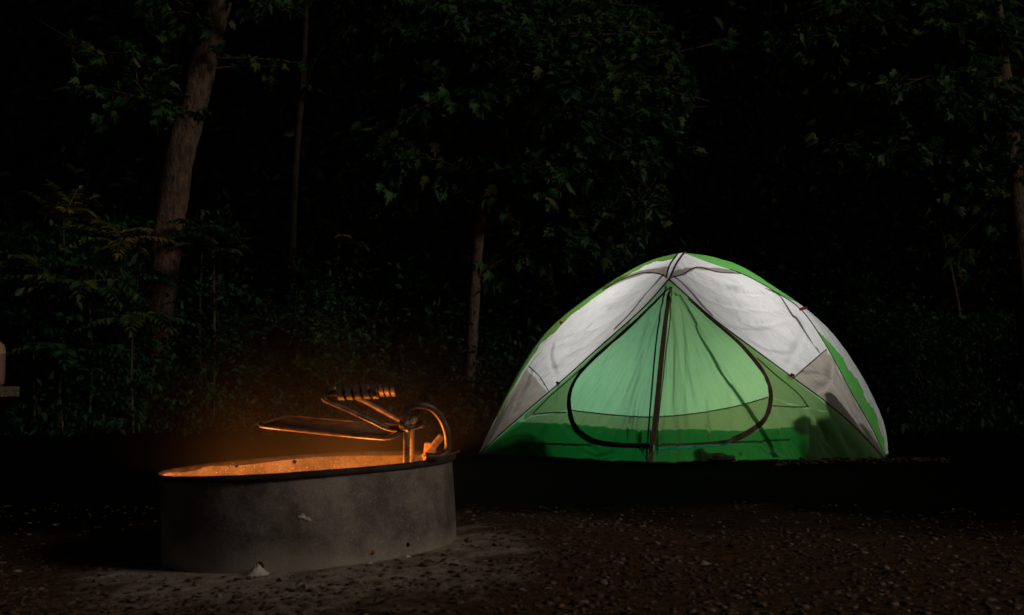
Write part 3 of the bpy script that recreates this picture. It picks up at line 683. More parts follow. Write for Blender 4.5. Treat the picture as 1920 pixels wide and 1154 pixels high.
bvF = BVHTree.FromPolygons([v[:] for v in VL + VR + VGL + VGR], FL + [tuple(i + len(VL) for i in f) for f in FR] + [tuple(i + len(VL) + len(VR) for i in f) for f in FGL] + [tuple(i + len(VL) + len(VR) + len(VGL) for i in f) for f in FGR])
LAMP = Vector((1.08, 7.08, .56))
def hit(px, py):
    d = ray(px, py).normalized(); loc, nr, ix, ds = bvF.ray_cast(Vector((0, 0, H)), d)
    if loc is None: return None, None
    if nr.dot(d) > 0: nr = -nr
    return loc, nr
def pline(P, n): return [Vector((p[0], p[1], 0)) for p in catmull([Vector((a, b, 0)) for a, b in P], n)]
def ribbon(name, P, wpx, m, off=-.004, n=80, th=.0015):
    q = []
    for i, p in enumerate(pline(P, n)):
        l_, nr = hit(p.x, p.y)
        if l_ is None: continue
        q.append((l_ + nr * off, nr, wpx(i / n) if callable(wpx) else wpx))
    V = []; Fc = []
    for i, (p, nr, w) in enumerate(q):
        t = (q[min(i + 1, len(q) - 1)][0] - q[max(0, i - 1)][0]).normalized(); s = t.cross(nr).normalized() * (w * p.y / F / 2)
        V += [p - s + nr * th, p + s + nr * th, p + s - nr * th, p - s - nr * th]
    for i in range(len(q) - 1):
        for k in range(4): Fc.append((i * 4 + k, i * 4 + (k + 1) % 4, i * 4 + 4 + (k + 1) % 4, i * 4 + 4 + k))
    Fc += [(3, 2, 1, 0), tuple(len(V) - 4 + k for k in range(4))]
    mb = MB(); mb.add(V, Fc); return mb.build(name, m, tent, smooth=False)
def drape(name, x0, x1, top, bot, m, off, nxs=90, nys=16, inside=None):
    V = []; ok = []
    for i in range(nxs + 1):
        px = x0 + (x1 - x0) * i / nxs; a, b = top(px), bot(px)
        for j in range(nys + 1):
            l_, nr = hit(px, a + (b - a) * j / nys)
            ok.append(l_ is not None and (inside is None or inside(px, a + (b - a) * j / nys))); V.append((l_ + nr * off) if l_ is not None else Vector())
    Fc = []
    for i in range(nxs):
        for j in range(nys):
            a = i * (nys + 1) + j; f = (a, a + 1, a + nys + 2, a + nys + 1)
            if all(ok[k] for k in f): Fc.append(f)
    return clean(name, V, Fc, m, tent)
interp = lambda pts: (lambda x: float(np.interp(x, [p[0] for p in pts], [p[1] for p in pts])))
ARCH = [(1253, 541), (1205, 590), (1155, 636), (1112, 674), (1082, 708), (1068, 742), (1070, 780), (1082, 806), (1105, 824), (1140, 833), (1200, 836), (1280, 833), (1345, 829), (1378, 823), (1412, 805), (1436, 782), (1445, 745), (1438, 712), (1418, 680), (1380, 638), (1330, 596), (1290, 560), (1262, 542)]
archp = [(p.x, p.y) for p in pline(ARCH, 160)]
def in_arch(x, y):
    c = False; j = len(archp) - 1
    for i in range(len(archp)):
        xi, yi = archp[i]; xj, yj = archp[j]
        if (yi > y) != (yj > y) and x < (xj - xi) * (y - yi) / (yj - yi) + xi: c = not c
        j = i
    return c
seamL = interp([(897, 853), (935, 818), (980, 778), (1050, 718), (1120, 655), (1205, 572), (1254, 524)]); seamR = interp([(1254, 524), (1330, 592), (1400, 645), (1480, 704), (1560, 763), (1610, 808), (1658, 860)])
seam = lambda x: (seamL(x) if x < 1254 else seamR(x)) + 3
hem = interp([(897, 853), (1217, 866), (1658, 858)])
L1 = interp([(905, 845), (1000, 778), (1068, 769), (1100, 773), (1160, 779), (1225, 782), (1300, 776), (1380, 762), (1440, 745), (1515, 766), (1600, 780), (1660, 860)])
L2 = interp([(900, 850), (975, 786), (1060, 791), (1150, 800), (1225, 806), (1290, 803), (1330, 806), (1420, 806), (1480, 799), (1560, 790), (1610, 808), (1660, 860)])
mx2 = lambda f: (lambda x: min(hem(x) - 2, max(f(x), seam(x))))
drape('inner_wall', 912, 1650, mx2(L1), lambda x: hem(x) - 1, M_wallf, -.02, 140, 22)
drape('inner_wall', 985, 1180, seam, mx2(lambda x: L1(x) - 1), M_wallf, -.012, 80, 46, lambda x, y: not in_arch(x, y))
drape('inner_wall', 1330, 1560, seam, mx2(lambda x: L1(x) - 1), M_wallf, -.012, 80, 46, lambda x, y: not in_arch(x, y))
drape('bathtub_wall', 912, 1650, mx2(L2), lambda x: hem(x) - 1, M_tub, -.028, 140, 18)
# door zip arch, hem tapes, centre zipper
ribbon('door_zip_band', ARCH[:-1], lambda t: 3.5 + 7 * min(1, 4 * min(t, 1 - t)) ** 1.5 + 1.5 * math.sin(t * 23) - (7 if .49 < t < .61 else 0), M_band, .002, 150)
ribbon('hem_tape', [(1068, 769), (1100, 773), (1160, 779), (1225, 782), (1300, 776), (1380, 762), (1440, 745)], 2.2, M_seam, -.004)
ribbon('hem_tape', [(1448, 761), (1480, 763), (1515, 763)], 2, M_seam, -.004, 20)
ribbon('hem_tape', [(1000, 777), (1030, 774), (1062, 773)], 2, M_seam, -.004, 20)
ribbon('floor_edge_tape', [(975, 829), (1030, 831), (1110, 834)], 3.2, M_seam, -.008, 30)
ribbon('floor_edge_tape', [(1215, 834), (1300, 832), (1380, 829), (1440, 826), (1480, 824)], 3.2, M_seam, -.008, 40)
ribbon('zipper_band', [(1257, 538), (1249, 590), (1241, 660), (1233, 740), (1226, 810), (1219, 866)], lambda t: 7 + 3 * math.sin(2.6 * t), M_band, .003, 80)
ribbon('zipper_edge', [(1249, 536), (1238, 590), (1229, 660), (1222, 740), (1217, 800), (1212, 862)], 3, M_seam, .003, 80)
ribbon('zipper_edge', [(1260, 545), (1256, 600), (1247, 680), (1238, 760), (1232, 815)], 1.8, M_seam, -.003, 80)
# seams over the poles
def seam_tube(name, C, r, m=M_seam, n=80, rng=(0, 1), push=.002):
    pts_ = cur(C, n)[int(rng[0] * n):int(rng[1] * n) + 1]; ctr = Vector((.98, 7.2, .3))
    mb = MB(); mb.tube([p + (p - ctr).normalized() * push for p in pts_], r, 8); return mb.build(name, m, tent)
seam_tube('seam', C1, .0040, rng=(0.0, 1)); seam_tube('seam', C3, .0040)
seam_tube('seam', C4, .0035, rng=(.2, 1)); 
mb = MB(); mb.tube(catmull([T3 + Vector((.01, -.01, .004)), at(1268, 495, 6.28), at(1255, 524, 5.94)], 20), .006, 8); mb.build('ridge_seam', M_seam, tent)
mb = MB(); mb.tube(catmull([T3 + Vector((-.03, -.01, -.005)), at(1256, 497, 6.28), at(1249, 520, 5.97)], 20), .005, 8); mb.build('ridge_seam', M_seam, tent)
# tinted film strips painted in as pole shadows on the cloth
M_pole = noise_mat('tent_pole', (.08, .08, .08), (.15, .15, .15), 30, .4, .8, bump=.05)
def inner_pole(P, r, off):
    q = []
    for p in pline(P, 60):
        l_, nr = hit(p.x, p.y)
        if l_ is not None: q.append(l_ + nr * off)
    mb = MB(); mb.tube(q, r, 8); mb.build('pole', M_pole, tent)
ribbon('pole_shadow_green', [(1268, 550), (1300, 602), (1325, 648), (1352, 695), (1400, 765), (1440, 830), (1452, 858)], lambda t: 3 + 6 * t, M_poleshade_green, -.012)
ribbon('pole_shadow', [(1434, 540), (1462, 556), (1484, 590), (1492, 597), (1510, 625), (1535, 660)], 7, M_poleshade, -.012)
ribbon('pole_shadow', [(1243, 514), (1224, 536), (1205, 557), (1180, 588), (1150, 618)], lambda t: 9 - 4 * t, M_poleshade, -.012)
ribbon('pole_shadow', [(1262, 517), (1280, 530), (1300, 550), (1319, 573), (1338, 592)], lambda t: 11 - 5 * t, M_poleshade, -.012)
ribbon('inner_seam', [(1420, 672), (1450, 700), (1480, 724), (1500, 742), (1515, 764)], 2.4, M_seam, -.004, 40)
ribbon('inner_seam', [(1092, 690), (1060, 718), (1032, 742), (1000, 775)], 2.4, M_seam, -.004, 40)
ribbon('panel_seam', [(1483, 712), (1520, 680), (1553, 652)], 2, M_seam, -.004, 20)
ribbon('panel_seam', [(992, 686), (1012, 706), (1030, 735)], 1.5, M_seam, -.004, 20)
# lower corner panels of heavier cloth
M_heavy = film('heavier_grey_corner', (.62, .56, .49))
inR = lambda x, y: (y > interp([(1470, 716), (1553, 651), (1600, 651)])(x)) and x > 1475
drape('corner_patch', 1475, 1650, lambda x: max(interp([(1470, 716), (1553, 651), (1600, 740), (1650, 845)])(x), 0) + 1, lambda x: seamR(x) - 2, M_heavy, -.02, 40, 24)
drape('corner_patch', 912, 1030, lambda x: interp([(905, 830), (960, 735), (990, 685), (1030, 733)])(x) + 2, lambda x: seamL(x) - 2, M_heavy, -.02, 40, 20)
# doubled cloth around the hub
drape('roof_reinforcement', 1262, 1398, interp([(1262, 512), (1285, 503), (1320, 502), (1350, 503), (1398, 512)]), interp([(1262, 520), (1285, 518), (1305, 505), (1320, 508), (1350, 511), (1398, 514)]), M_hood, -.015, 40, 6)
drape('roof_reinforcement', 1130, 1250, interp([(1130, 541), (1165, 520), (1200, 508), (1250, 500)]), interp([(1130, 545), (1170, 527), (1205, 515), (1230, 513), (1250, 520)]), M_hood, -.015, 40, 6)
ribbon('roof_seam', [(1252, 522), (1235, 514), (1205, 513), (1170, 524), (1135, 542)], 2.2, M_seam, .003, 40)
ribbon('roof_seam', [(1257, 522), (1280, 515), (1295, 506), (1312, 502), (1345, 511), (1390, 514)], 2.2, M_seam, .003, 40)
# green roof strip over the left shoulder
M_top = fabric('roof_green_nylon', (.22, .50, .10), wr=.3, wscale=(14, 3, 1))
def strip():
    V = []; Fc = []; N_ = 60; ctr = Vector((.98, 7.2, .3))
    for i in range(N_ + 1):
        t = .02 + .80 * i / N_; k = int(t * n); a = c2[k]; b = c1[k]
        wd = .15 + .02 * math.sin(i * .6) + .01 * math.sin(i * 1.7)
        for j in range(5):
            p = a.lerp(b, (j / 4) * wd); V.append(p + (p - ctr).normalized() * (.004 + .01 * (j / 4) * (1 - j / 4)))
    for i in range(N_):
        for j in range(4): Fc.append((i * 5 + j, i * 5 + j + 1, i * 5 + j + 6, i * 5 + j + 5))
    clean('roof_strip', V, Fc, M_top, tent)
strip()
# clips, cords and pulls
def clip(px, py, r, s=(.024, .010, .015)):
    l_, nr = hit(px, py); 
    if l_ is None: l_ = at(px, py, 6.9)
    mb = MB(); mb.box(l_ - Vector((0, .035, -.008)), s, Matrix.Rotation(r, 3, 'Y'), .003); mb.tube([l_ + Vector((-.008, -.012, .004)), l_ + Vector((.006, -.014, -.012))], .003, 6); return mb.build('guy_clip', M_orange, tent, smooth=False)
clip(1052, 608, .3); clip(1046, 721, .5); clip(1483, 706, .4); 
mb = MB(); mb.box(at(1506, 579, 6.85), (.05, .014, .018), Matrix.Rotation(-.2, 3, 'Y'), .003); mb.build('guy_clip', M_orange, tent, smooth=False)
l_, _n = hit(1045, 724); mb = MB(); mb.tube([l_ + Vector((0, -.012, 0)), l_ + Vector((.003, -.012, -.05)), l_ + Vector((-.004, -.012, -.095))], .0016, 6); mb.build('guy_cord', M_orange, tent)
M_cyan = noise_mat('turquoise_tape', (.02, .42, .40), (.05, .55, .50), 40, .5, bump=.05)
b_ = M_cyan.node_tree.nodes['Principled BSDF']
def cyan():
    m = fabric('turquoise_zip_tape', (.15, .95, .9), transl=.5, wr=.1); return m
ribbon('zipper_tape', [(1198, 842), (1240, 841), (1300, 838), (1345, 835), (1368, 832)], 3.4, cyan(), .004, 40)
M_white = noise_mat('white_pull', (.7, .7, .68), (.8, .8, .78), 30, .4, bump=.05)
l_, _n = hit(1225, 838); mb = MB(); mb.tube([l_ + Vector((0, -.01, 0)), l_ + Vector((-.003, -.012, -.028))], .003, 8); mb.blob(l_ + Vector((0, -.01, .004)), (.006, .005, .006)); mb.build('zipper_pull', M_white, tent)

# lantern hanging inside
lan = empty('lantern', LAMP, 'lit camping lantern hanging inside the tent, glowing through the cloth', 'lantern')
mb = MB(); mb.lathe([(0, .09), (.03, .085), (.042, .065), (.042, .05), (0, .05)], LAMP, 20); mb.build('cap', M_iron, lan)
mb = MB(); mb.lathe([(0, -.05), (.04, -.05), (.045, -.07), (.045, -.085), (0, -.09)], LAMP, 20); mb.build('base', M_iron, lan)
for k in range(3):
    a = k * 2.094 + 1.57 + .5; mb = MB(); mb.tube([LAMP + Vector((.04 * math.cos(a), .04 * math.sin(a), -.06)), LAMP + Vector((.04 * math.cos(a), .04 * math.sin(a), .06))], .0012, 6); mb.build('cage_wire', M_iron, lan)
mb = MB(); mb.tube([LAMP + Vector((0, 0, .088)), LAMP + Vector((-.03, -.1, .45))], .0015, 6); mb.build('cord', M_iron, lan)
tl = bpy.data.lights.new('lantern_light', 'POINT'); tl.energy = 28; tl.color = (1, .95, .90); tl.shadow_soft_size = .085
tlo = bpy.data.objects.new('lantern_light', tl); col.objects.link(tlo); tlo.location = LAMP
# gear inside the tent
M_pack = noise_mat('dark_pack_cloth', (.012, .016, .018), (.03, .036, .04), 12, .85, bump=.3)
pk = empty('backpack', (1.72, 6.58, 0), 'dark stuffed backpack standing inside the right corner of the tent', 'backpack')
mb = MB(); mb.blob((1.72, 6.60, .14), (.20, .09, .235), .25, 1.6, 3, 1); mb.build('body', M_pack, pk)
mb = MB(); mb.blob((1.565, 6.50, .262), (.06, .04, .042), .3, 1.6, 3, 2); mb.build('top_pouch', M_pack, pk)
mb = MB(); mb.blob((1.76, 6.56, .34), (.09, .05, .06), .3, 1.6, 3, 5); mb.build('lid', M_pack, pk)
sb = MB(); sb.blob((1.86, 6.73, .09), (.20, .11, .16), .3, 1.8, 3, 9); tag(sb.build('shading_sack', M_pack), 'dark stuff sack added to shade the far right corner of the tent', 'bag')  # unseen sack, added and sized so its shadow darkens the right corner
sb = MB(); sb.blob((.38, 6.95, .08), (.22, .24, .17), .3, 1.8, 3, 12); tag(sb.build('shading_bag', M_pack), 'dark bundled sleeping bag added to darken the left corner of the tent', 'sleeping bag')  # unseen bundle, added to block the lantern from the left corner
bt = empty('boot', (1.12, 6.36, .02), 'brown boot lying inside at the foot of the tent door', 'boot')
M_boot = noise_mat('brown_leather', (.05, .03, .022), (.09, .055, .04), 20, .7, bump=.2)
mb = MB(); mb.tube(catmull([(1.04, 6.33, .10), (1.05, 6.33, .07), (1.09, 6.33, .045), (1.17, 6.33, .035), (1.25, 6.33, .03)], 16), [.03] * 4 + [.034] * 4 + [.032] * 5 + [.026, .022, .016, .008], 12); mb.build('upper', M_boot, bt)
mb = MB(); mb.box((1.13, 6.33, .018), (.24, .07, .012), None, .004); mb.build('sole', M_pack, bt, smooth=False)

# ------------------------------------------------------------------ bench and jug at the left edge
M_plank = noise_mat('weathered_plank', (.07, .055, .03), (.15, .12, .07), 8, .85, stretch=(.6, 6, 6), bump=.4)
bx0 = Vector((-2.252, 5.0, 0)); ztop = at(40, 725, 5.0).z; th = ztop - at(40, 745, 5.0).z
bench = empty('bench', (-3.1, 5.1, 0), 'weathered plank bench end at the left edge with a jug on it', 'bench')
for k in range(2):
    mb = MB(); mb.box((bx0.x - .95, 5.07 - k * .155, ztop - th / 2), (1.9, .145, th), None, .006); mb.build('plank', M_plank, bench, smooth=False)
for x in (-2.75, -3.75):
    for y in (4.9, 5.08):
        mb = MB(); mb.box((x, y, (ztop - th) / 2), (.07, .05, ztop - th - .002), None, .004); mb.build('leg', M_plank, bench, smooth=False)
jug = empty('water_jug', (at(0, 680, 5.05).x - .085, 5.1, ztop), 'beige rounded water jug standing on the bench at the left edge', 'jug')
M_jug = noise_mat('beige_plastic', (.30, .19, .13), (.36, .24, .17), 4, .5, bump=.05); M_jug2 = noise_mat('beige_plastic_lower', (.17, .115, .08), (.2, .14, .1), 4, .5, bump=.05)
jc = jug.location; rj = at(7, 690, 5.1).x - jc.x
mb = MB(); mb.lathe([(0, .001), (rj * .85, .001), (rj * .97, .015), (rj, .035), (rj, .148)], jc, 40); mb.build('body', M_jug2, jug)
mb = MB(); mb.lathe([(rj + .0005, .148), (rj * .99, .17), (rj * .9, .19), (rj * .7, .205), (rj * .3, .213), (.03, .214)], jc, 40); mb.build('shoulder', M_jug, jug)
mb = MB(); mb.lathe([(0, .245), (.028, .245), (.031, .24), (.031, .212), (0, .212)], jc, 24); mb.build('cap', M_iron, jug)

# ------------------------------------------------------------------ trees and undergrowth
def rvec(n, s=1.0): return RNG.normal(0, s, (n, 3))
def path(P, Y, n=30):
    return catmull([at(p[0], p[1], Y + (p[2] if len(p) > 2 else 0)) for p in P], n)
def tree(label, P, Y, wpx, limbs, m=M_bark, group=None, lsize=(.09, .16), crown=M_maple, leaves_per=46, top=10, lobed=True, sides=16, cat='tree', name='tree', spread=.28, extra=0, ext_r=2.6, ext_n=90, fill=None, deepen=0):
    pts_ = path(P, Y); base = pts_[0].copy(); 
    rad = [w * Y / F / 2 for w in np.interp(np.linspace(0, 1, len(pts_)), np.linspace(0, 1, len(wpx)), wpx)]
    d = (pts_[-1] - pts_[-4]).normalized(); 
    k = 0
    while pts_[-1].z < top:
        pts_.append(pts_[-1] + d * .5 + Vector((random.gauss(0, .03), random.gauss(0, .03), 0))); rad.append(max(.02, rad[-1] * .96))
    root = empty(name, (base.x, base.y, gz(base.x, base.y)), label, cat, group)
    mb = MB(); pts_[0].z = min(pts_[0].z, gz(base.x, base.y) - .1); rad[0] *= 1.3; rad[1] *= 1.08
    mb.tube(pts_, rad, sides, .22); mb.build('trunk', m, root)
    LP, LD, LS = [], [], []
    def limb(p0, p1, r, dens):
        bmb = MB()
        mid = p0.lerp(p1, .5) + Vector((random.gauss(0, .1), random.gauss(0, .1), random.gauss(0, .08) + .1)) * (p1 - p0).length * .5
        q = catmull([p0, mid, p1], 10); bmb.tube(q, [r * (1 - .8 * i / 10) for i in range(11)], 6)
        for t in range(dens):
            u = random.uniform(.25, 1.0); c = q[min(10, int(u * 10))]
            sp = spread * random.random() ** .6; dr = Vector((random.gauss(0, 1), random.gauss(0, 1), random.gauss(0, .45) - .1)).normalized()
            e = c + dr * sp * 1.6
            if t % 2 == 0: bmb.tube([c, c.lerp(e, .5) + Vector((0, 0, .02)), e], [.006, .004, .002], 4)
            nn = 6
            for _ in range(nn):
                LP.append(e - dr * random.random() * sp * .7 + Vector((random.gauss(0, .05), random.gauss(0, .05), random.gauss(0, .03))))
                dd = dr + Vector((random.gauss(0, .6), random.gauss(0, .6), random.gauss(0, .25) - .35)); LD.append(dd); LS.append(random.uniform(*lsize))
        bmb.build('branch', m, root)
    for (sx, sy, ex, ey, dY, r, dens) in limbs:
        limb(at(sx, sy, Y), at(ex, ey, Y + dY), r, dens)
    if fill:
        q0 = list(pts_)
        for k in range(fill[0]):
            ex, ey = random.uniform(fill[1], fill[2]), random.uniform(fill[3], fill[4])
            if abs(ex - (fill[1] + fill[2]) / 2) / (fill[2] - fill[1]) * 2 > 1.25 - max(0, ey) / fill[4] * .6: continue
            if ex > 1815 or (abs(ex - 905) < 75 and ey > 260): continue
            e = at(ex, ey, Y + random.uniform(.45 if (ey > 250 and abs(ex - 900) < 130) else -.3, 1.7)); p0 = min(q0, key=lambda p: (p - e - Vector((0, 0, -.5))).length)
            limb(p0, e, .014, 30)
    # the rest of the crown, higher and deeper
    for k in range(extra):
        j = random.choice([q for q in range(len(pts_)) if pts_[q].z > 5.2]); p0 = pts_[j]; a = random.uniform(-.3, 3.44); L = random.uniform(.9, ext_r)
        limb(p0, p0 + Vector((math.cos(a) * L, math.sin(a) * L, random.uniform(-.2, 1.0))), .025, ext_n // 4)
    if LP: leaves('crown', LP, LD, LS, crown, root, lobed)
    return root

tree('stout leaning trunk rising behind the left shrubs, thickest tree in the picture', [(276, 805), (284, 680), (298, 580), (313, 440), (335, 300), (360, 205), (385, 100), (411, 0)], 10.7, [62, 56, 54, 60, 56, 52, 50, 44],
     [(362, 190, 120, 120, .2, .018, 10), (350, 230, 170, 160, -.2, .02, 16), (340, 250, 250, 150, -.4, .02, 18), (372, 150, 230, 95, -.3, .012, 12), (390, 60, 330, 0, 0, .02, 12), (400, 30, 270, -20, 0, .02, 14), (405, 10, 520, 10, -.3, .02, 14), (400, 110, 560, 118, 0, .014, 3), (385, 130, 500, 125, .1, .009, 2), (380, 160, 100, 80, .4, .012, 8), (350, 260, 60, 30, .4, .012, 8)],
     extra=44, ext_n=110, top=11)
tree('slim grey trunk standing in the middle of the wood left of the tent', [(874, 790), (880, 690), (888, 560), (896, 450), (908, 330), (906, 180), (900, 0)], 10.35, [26, 23, 23, 22, 20, 18, 15],
     [(908, 330, 690, 300, -.4, .015, 26), (908, 300, 740, 200, -.3, .018, 26), (905, 250, 830, 180, -.8, .02, 24), (905, 240, 1060, 170, -.6, .02, 34), (905, 200, 1130, 130, -.4, .02, 34), (905, 180, 760, 60, 0, .02, 30),
      (905, 150, 1090, 230, -.8, .02, 30), (905, 160, 1190, 290, -.4, .02, 30), (906, 130, 1330, 190, -.6, .02, 30), (904, 100, 1240, 60, .2, .02, 34), (904, 120, 980, 40, -.7, .02, 30), (908, 310, 1000, 350, -.6, .015, 24), (908, 320, 1100, 330, -.3, .015, 24),
      (902, 60, 830, 10, 0, .02, 24), (905, 200, 1250, 380, .2, .015, 24), (905, 200, 650, 270, .2, .01, 16), (908, 340, 1180, 420, .4, .015, 20)],
     M_bark, extra=30, ext_n=110, top=10, fill=(74, 700, 1350, -20, 440), deepen=.5)
tree('dim slender trunk climbing in the black gap right of the stout trunk', [(540, 790), (545, 600), (548, 450), (556, 280), (568, 140), (574, 0)], 14.0, [18, 15, 15, 13, 12, 10], [(560, 200, 645, 40, -.2, .012, 4)], M_dim, extra=26, ext_n=110, top=11)
tree('knotty trunk near the right edge of the picture', [(1935, 800), (1928, 650), (1914, 480), (1898, 320), (1886, 200), (1872, 90), (1862, 0)], 11.0, [42, 38, 36, 36, 38, 33, 30],
     [(1870, 80, 1700, 60, -.3, .02, 26), (1878, 120, 1650, 180, -.4, .02, 30), (1880, 150, 1720, 230, -.2, .02, 26), (1870, 50, 1800, 90, -.3, .02, 20), (1865, 20, 1560, 70, 0, .02, 30), (1890, 220, 1780, 210, -.2, .015, 22), (1880, 100, 1480, 130, .2, .02, 30), (1900, 350, 1840, 370, -.2, .008, 8), (1880, 120, 1500, 20, .4, .02, 26)],
     M_bark, extra=34, ext_n=100, top=11, fill=(36, 1390, 1880, -20, 330), deepen=.5)
tree('thin crooked sapling leaning left behind the tent, with few leaves', [(1816, 800), (1812, 700), (1800, 600), (1776, 480), (1742, 370), (1700, 260), (1670, 150)], 11.5, [11, 9, 9, 8, 8, 6, 5], [(1742, 370, 1668, 270, 0, .01, 6), (1700, 260, 1745, 170, 0, .01, 10), (1776, 480, 1850, 400, 0, .008, 6)], M_bark2, extra=0, top=4.3, cat='tree')

# deeper trees: dark trunks and closed canopy
bgspots = [(-7.5, 15.5), (-5.4, 17.5), (-3.4, 19.0), (-1.6, 16.5), (.6, 18.0), (2.4, 19.5), (4.4, 18.5), (7.9, 17.0), (9.6, 16.5), (-9.5, 20), (-6.5, 22.5), (-3.0, 24.0), (.2, 23.0), (3.6, 22.5), (7.0, 22.0), (10.5, 21.5)]
LPb = None
def deep_tree(x, y, src=None):
    h = random.uniform(10, 13); r = random.uniform(.07, .15); lean = random.uniform(-.06, .06)
    root = empty('tree', (x, y, gz(x, y)), 'dark forest tree standing deep in the black wood', 'tree', 'dark trees deep in the wood')
    p = [Vector((x + lean * z + .1 * math.sin(z), y, gz(x, y) - .1 + z)) for z in np.linspace(0, h, 14)]
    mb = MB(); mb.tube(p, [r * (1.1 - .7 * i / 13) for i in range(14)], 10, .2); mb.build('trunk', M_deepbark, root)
    N_ = 5200; z = RNG.uniform(2.2, h + 1, N_); rr = 2.7 * np.sqrt(RNG.uniform(0, 1, N_)) * np.clip(1.25 - np.abs(z - 6.5) / 9, .5, 1); a = RNG.uniform(0, 6.28, N_)
    P_ = np.stack([x + rr * np.cos(a), y + rr * np.sin(a), z], 1); P_ += RNG.normal(0, .05, P_.shape)
    # gather into clumps
    c = P_[RNG.integers(0, 260, N_)]; P_ = c + RNG.normal(0, .38, P_.shape) * (1, 1, .6)
    D_ = RNG.normal(0, 1, (N_, 3)) * (1, 1, .4) + (0, 0, -.3)
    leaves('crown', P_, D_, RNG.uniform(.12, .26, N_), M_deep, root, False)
for x, y in bgspots: deep_tree(x, y)
# far wood as one mass
N_ = 120000; x = RNG.uniform(-24, 26, N_); y = RNG.uniform(25, 31, N_); z = RNG.uniform(0, 15, N_)
P_ = np.stack([x, y, z], 1); D_ = RNG.normal(0, 1, (N_, 3))
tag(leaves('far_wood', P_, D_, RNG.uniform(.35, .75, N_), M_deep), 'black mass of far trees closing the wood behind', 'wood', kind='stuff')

# undergrowth mass along the edge of the wood
prof = interp([(-200, 330), (0, 400), (120, 410), (200, 430), (300, 440), (420, 470), (480, 500), (560, 480), (640, 430), (760, 420), (850, 430), (920, 470), (1000, 500), (1200, 450), (1300, 430), (1500, 430), (1700, 480), (1800, 520), (1920, 520), (2200, 480)])
acc = {0: [[], [], []], 1: [[], [], []], 2: [[], [], []]}; stems = MB(); taken = 0
def clump(px, Y, top, w, k, lsz):
    """a bush: leaf sprays spread over a rounded mound that reaches down to the ground"""
    c0 = at(px, 806, Y); g = gz(c0.x, Y); hgt = at(px, top, Y).z - g
    for _ in range(int(26 * w * hgt) + 8):
        a = random.uniform(0, 6.28); u = random.random() ** .5; v = random.random()
        rr = w * u * (1 - .55 * v * v); x, y, z = c0.x + rr * math.cos(a), Y + rr * .6 * math.sin(a), g + hgt * v ** .8
        ppx = 960 + F * x / y; ppy = 723 - (z - H) * F / y
        if y < 11.0 and 262 < ppx < 352 - (ppy - 400) * .09 and ppy < 655: continue
        if y < 10.7 and 866 < ppx < 925 and ppy < 700: continue
        m_ = random.choice((18, 30, 46)); sp_ = random.uniform(.07, .20); d0 = np.array((x - c0.x, y - Y - .15, z - g - hgt * .4)) / max(w, .3)
        acc[k][0].append(np.array((x, y, z)) + rvec(m_, sp_) * (1, 1, .55)); acc[k][1].append(rvec(m_, .8) * (1, 1, .6) + d0 * .5 + (0, 0, -.4)); acc[k][2].append(RNG.uniform(.45, 1.15, m_) * lsz)
    for _ in range(max(1, int(3 * w))):
        a = random.uniform(-w * .7, w * .7); q = catmull([Vector((c0.x + a * .2, Y, g - .05)), Vector((c0.x + a * .35 + random.gauss(0, .07), Y, g + hgt * .3)), Vector((c0.x + a * .7 + random.gauss(0, .07), Y, g + hgt * .65)), Vector((c0.x + a, Y, g + hgt * .95))], 9)
        stems.tube(q, [.008 * (1 - .07 * i) for i in range(10)], 5)
prof = interp([(-200, 380), (0, 400), (60, 420), (120, 440), (200, 400), (250, 430), (300, 520), (360, 430), (410, 440), (450, 540), (520, 560), (580, 500), (630, 430), (700, 440), (790, 420), (850, 450), (900, 520), (960, 480), (1040, 520), (1200, 470), (1400, 440), (1600, 520), (1700, 560), (1800, 600), (1920, 590), (2200, 520)])
for k in range(150):
    px = random.uniform(-200, 2100); Y = random.uniform(10.9, 14)
    if px > 1000 and random.random() < .35: continue
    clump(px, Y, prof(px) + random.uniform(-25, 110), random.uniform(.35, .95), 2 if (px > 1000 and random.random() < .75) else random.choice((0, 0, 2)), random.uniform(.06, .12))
for k in range(46):       # nearer, lower brush with paler leaves
    px = random.uniform(-150, 2050); Y = random.uniform(10.3, 10.9)
    if px > 950 and random.random() < .45: continue
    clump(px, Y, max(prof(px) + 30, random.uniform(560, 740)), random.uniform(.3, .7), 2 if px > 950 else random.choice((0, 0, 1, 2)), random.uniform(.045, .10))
for px, Y, top, w, k, ls in ((120, 10.7, 440, .8, 0, .10), (215, 10.6, 420, .6, 0, .10), (385, 10.9, 420, .45, 1, .09), (400, 11.0, 400, .3, 0, .08), (640, 10.8, 450, .6, 0, .09), (720, 10.9, 440, .6, 1, .08), (800, 10.7, 430, .5, 0, .10), (590, 10.6, 560, .5, 1, .07), (480, 10.7, 570, .5, 0, .08), (60, 10.5, 560, .6, 0, .10), (230, 10.45, 560, .45, 0, .11), (890, 10.15, 715, .4, 2, .07), (112, 9.98, 480, .34, 0, .10), (150, 10.0, 560, .4, 0, .09), (222, 9.98, 500, .32, 0, .10), (60, 10.0, 620, .45, 2, .08), (190, 9.95, 640, .4, 0, .08), (385, 10.2, 520, .35, 0, .08), (500, 10.2, 690, .4, 0, .08), (610, 10.3, 520, .4, 0, .09), (960, 10.3, 640, .4, 2, .07), (300, 10.35, 690, .4, 0, .08)): clump(px, Y, top, w, k, ls)
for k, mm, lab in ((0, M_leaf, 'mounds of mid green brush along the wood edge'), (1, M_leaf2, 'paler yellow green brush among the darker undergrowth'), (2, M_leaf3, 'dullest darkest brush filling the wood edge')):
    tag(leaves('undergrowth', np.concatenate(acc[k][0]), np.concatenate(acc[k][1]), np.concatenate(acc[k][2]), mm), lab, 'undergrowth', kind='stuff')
ust = stems.build('undergrowth_stems', M_bark2); tag(ust, 'thin stems among the dark undergrowth', 'undergrowth', kind='stuff')
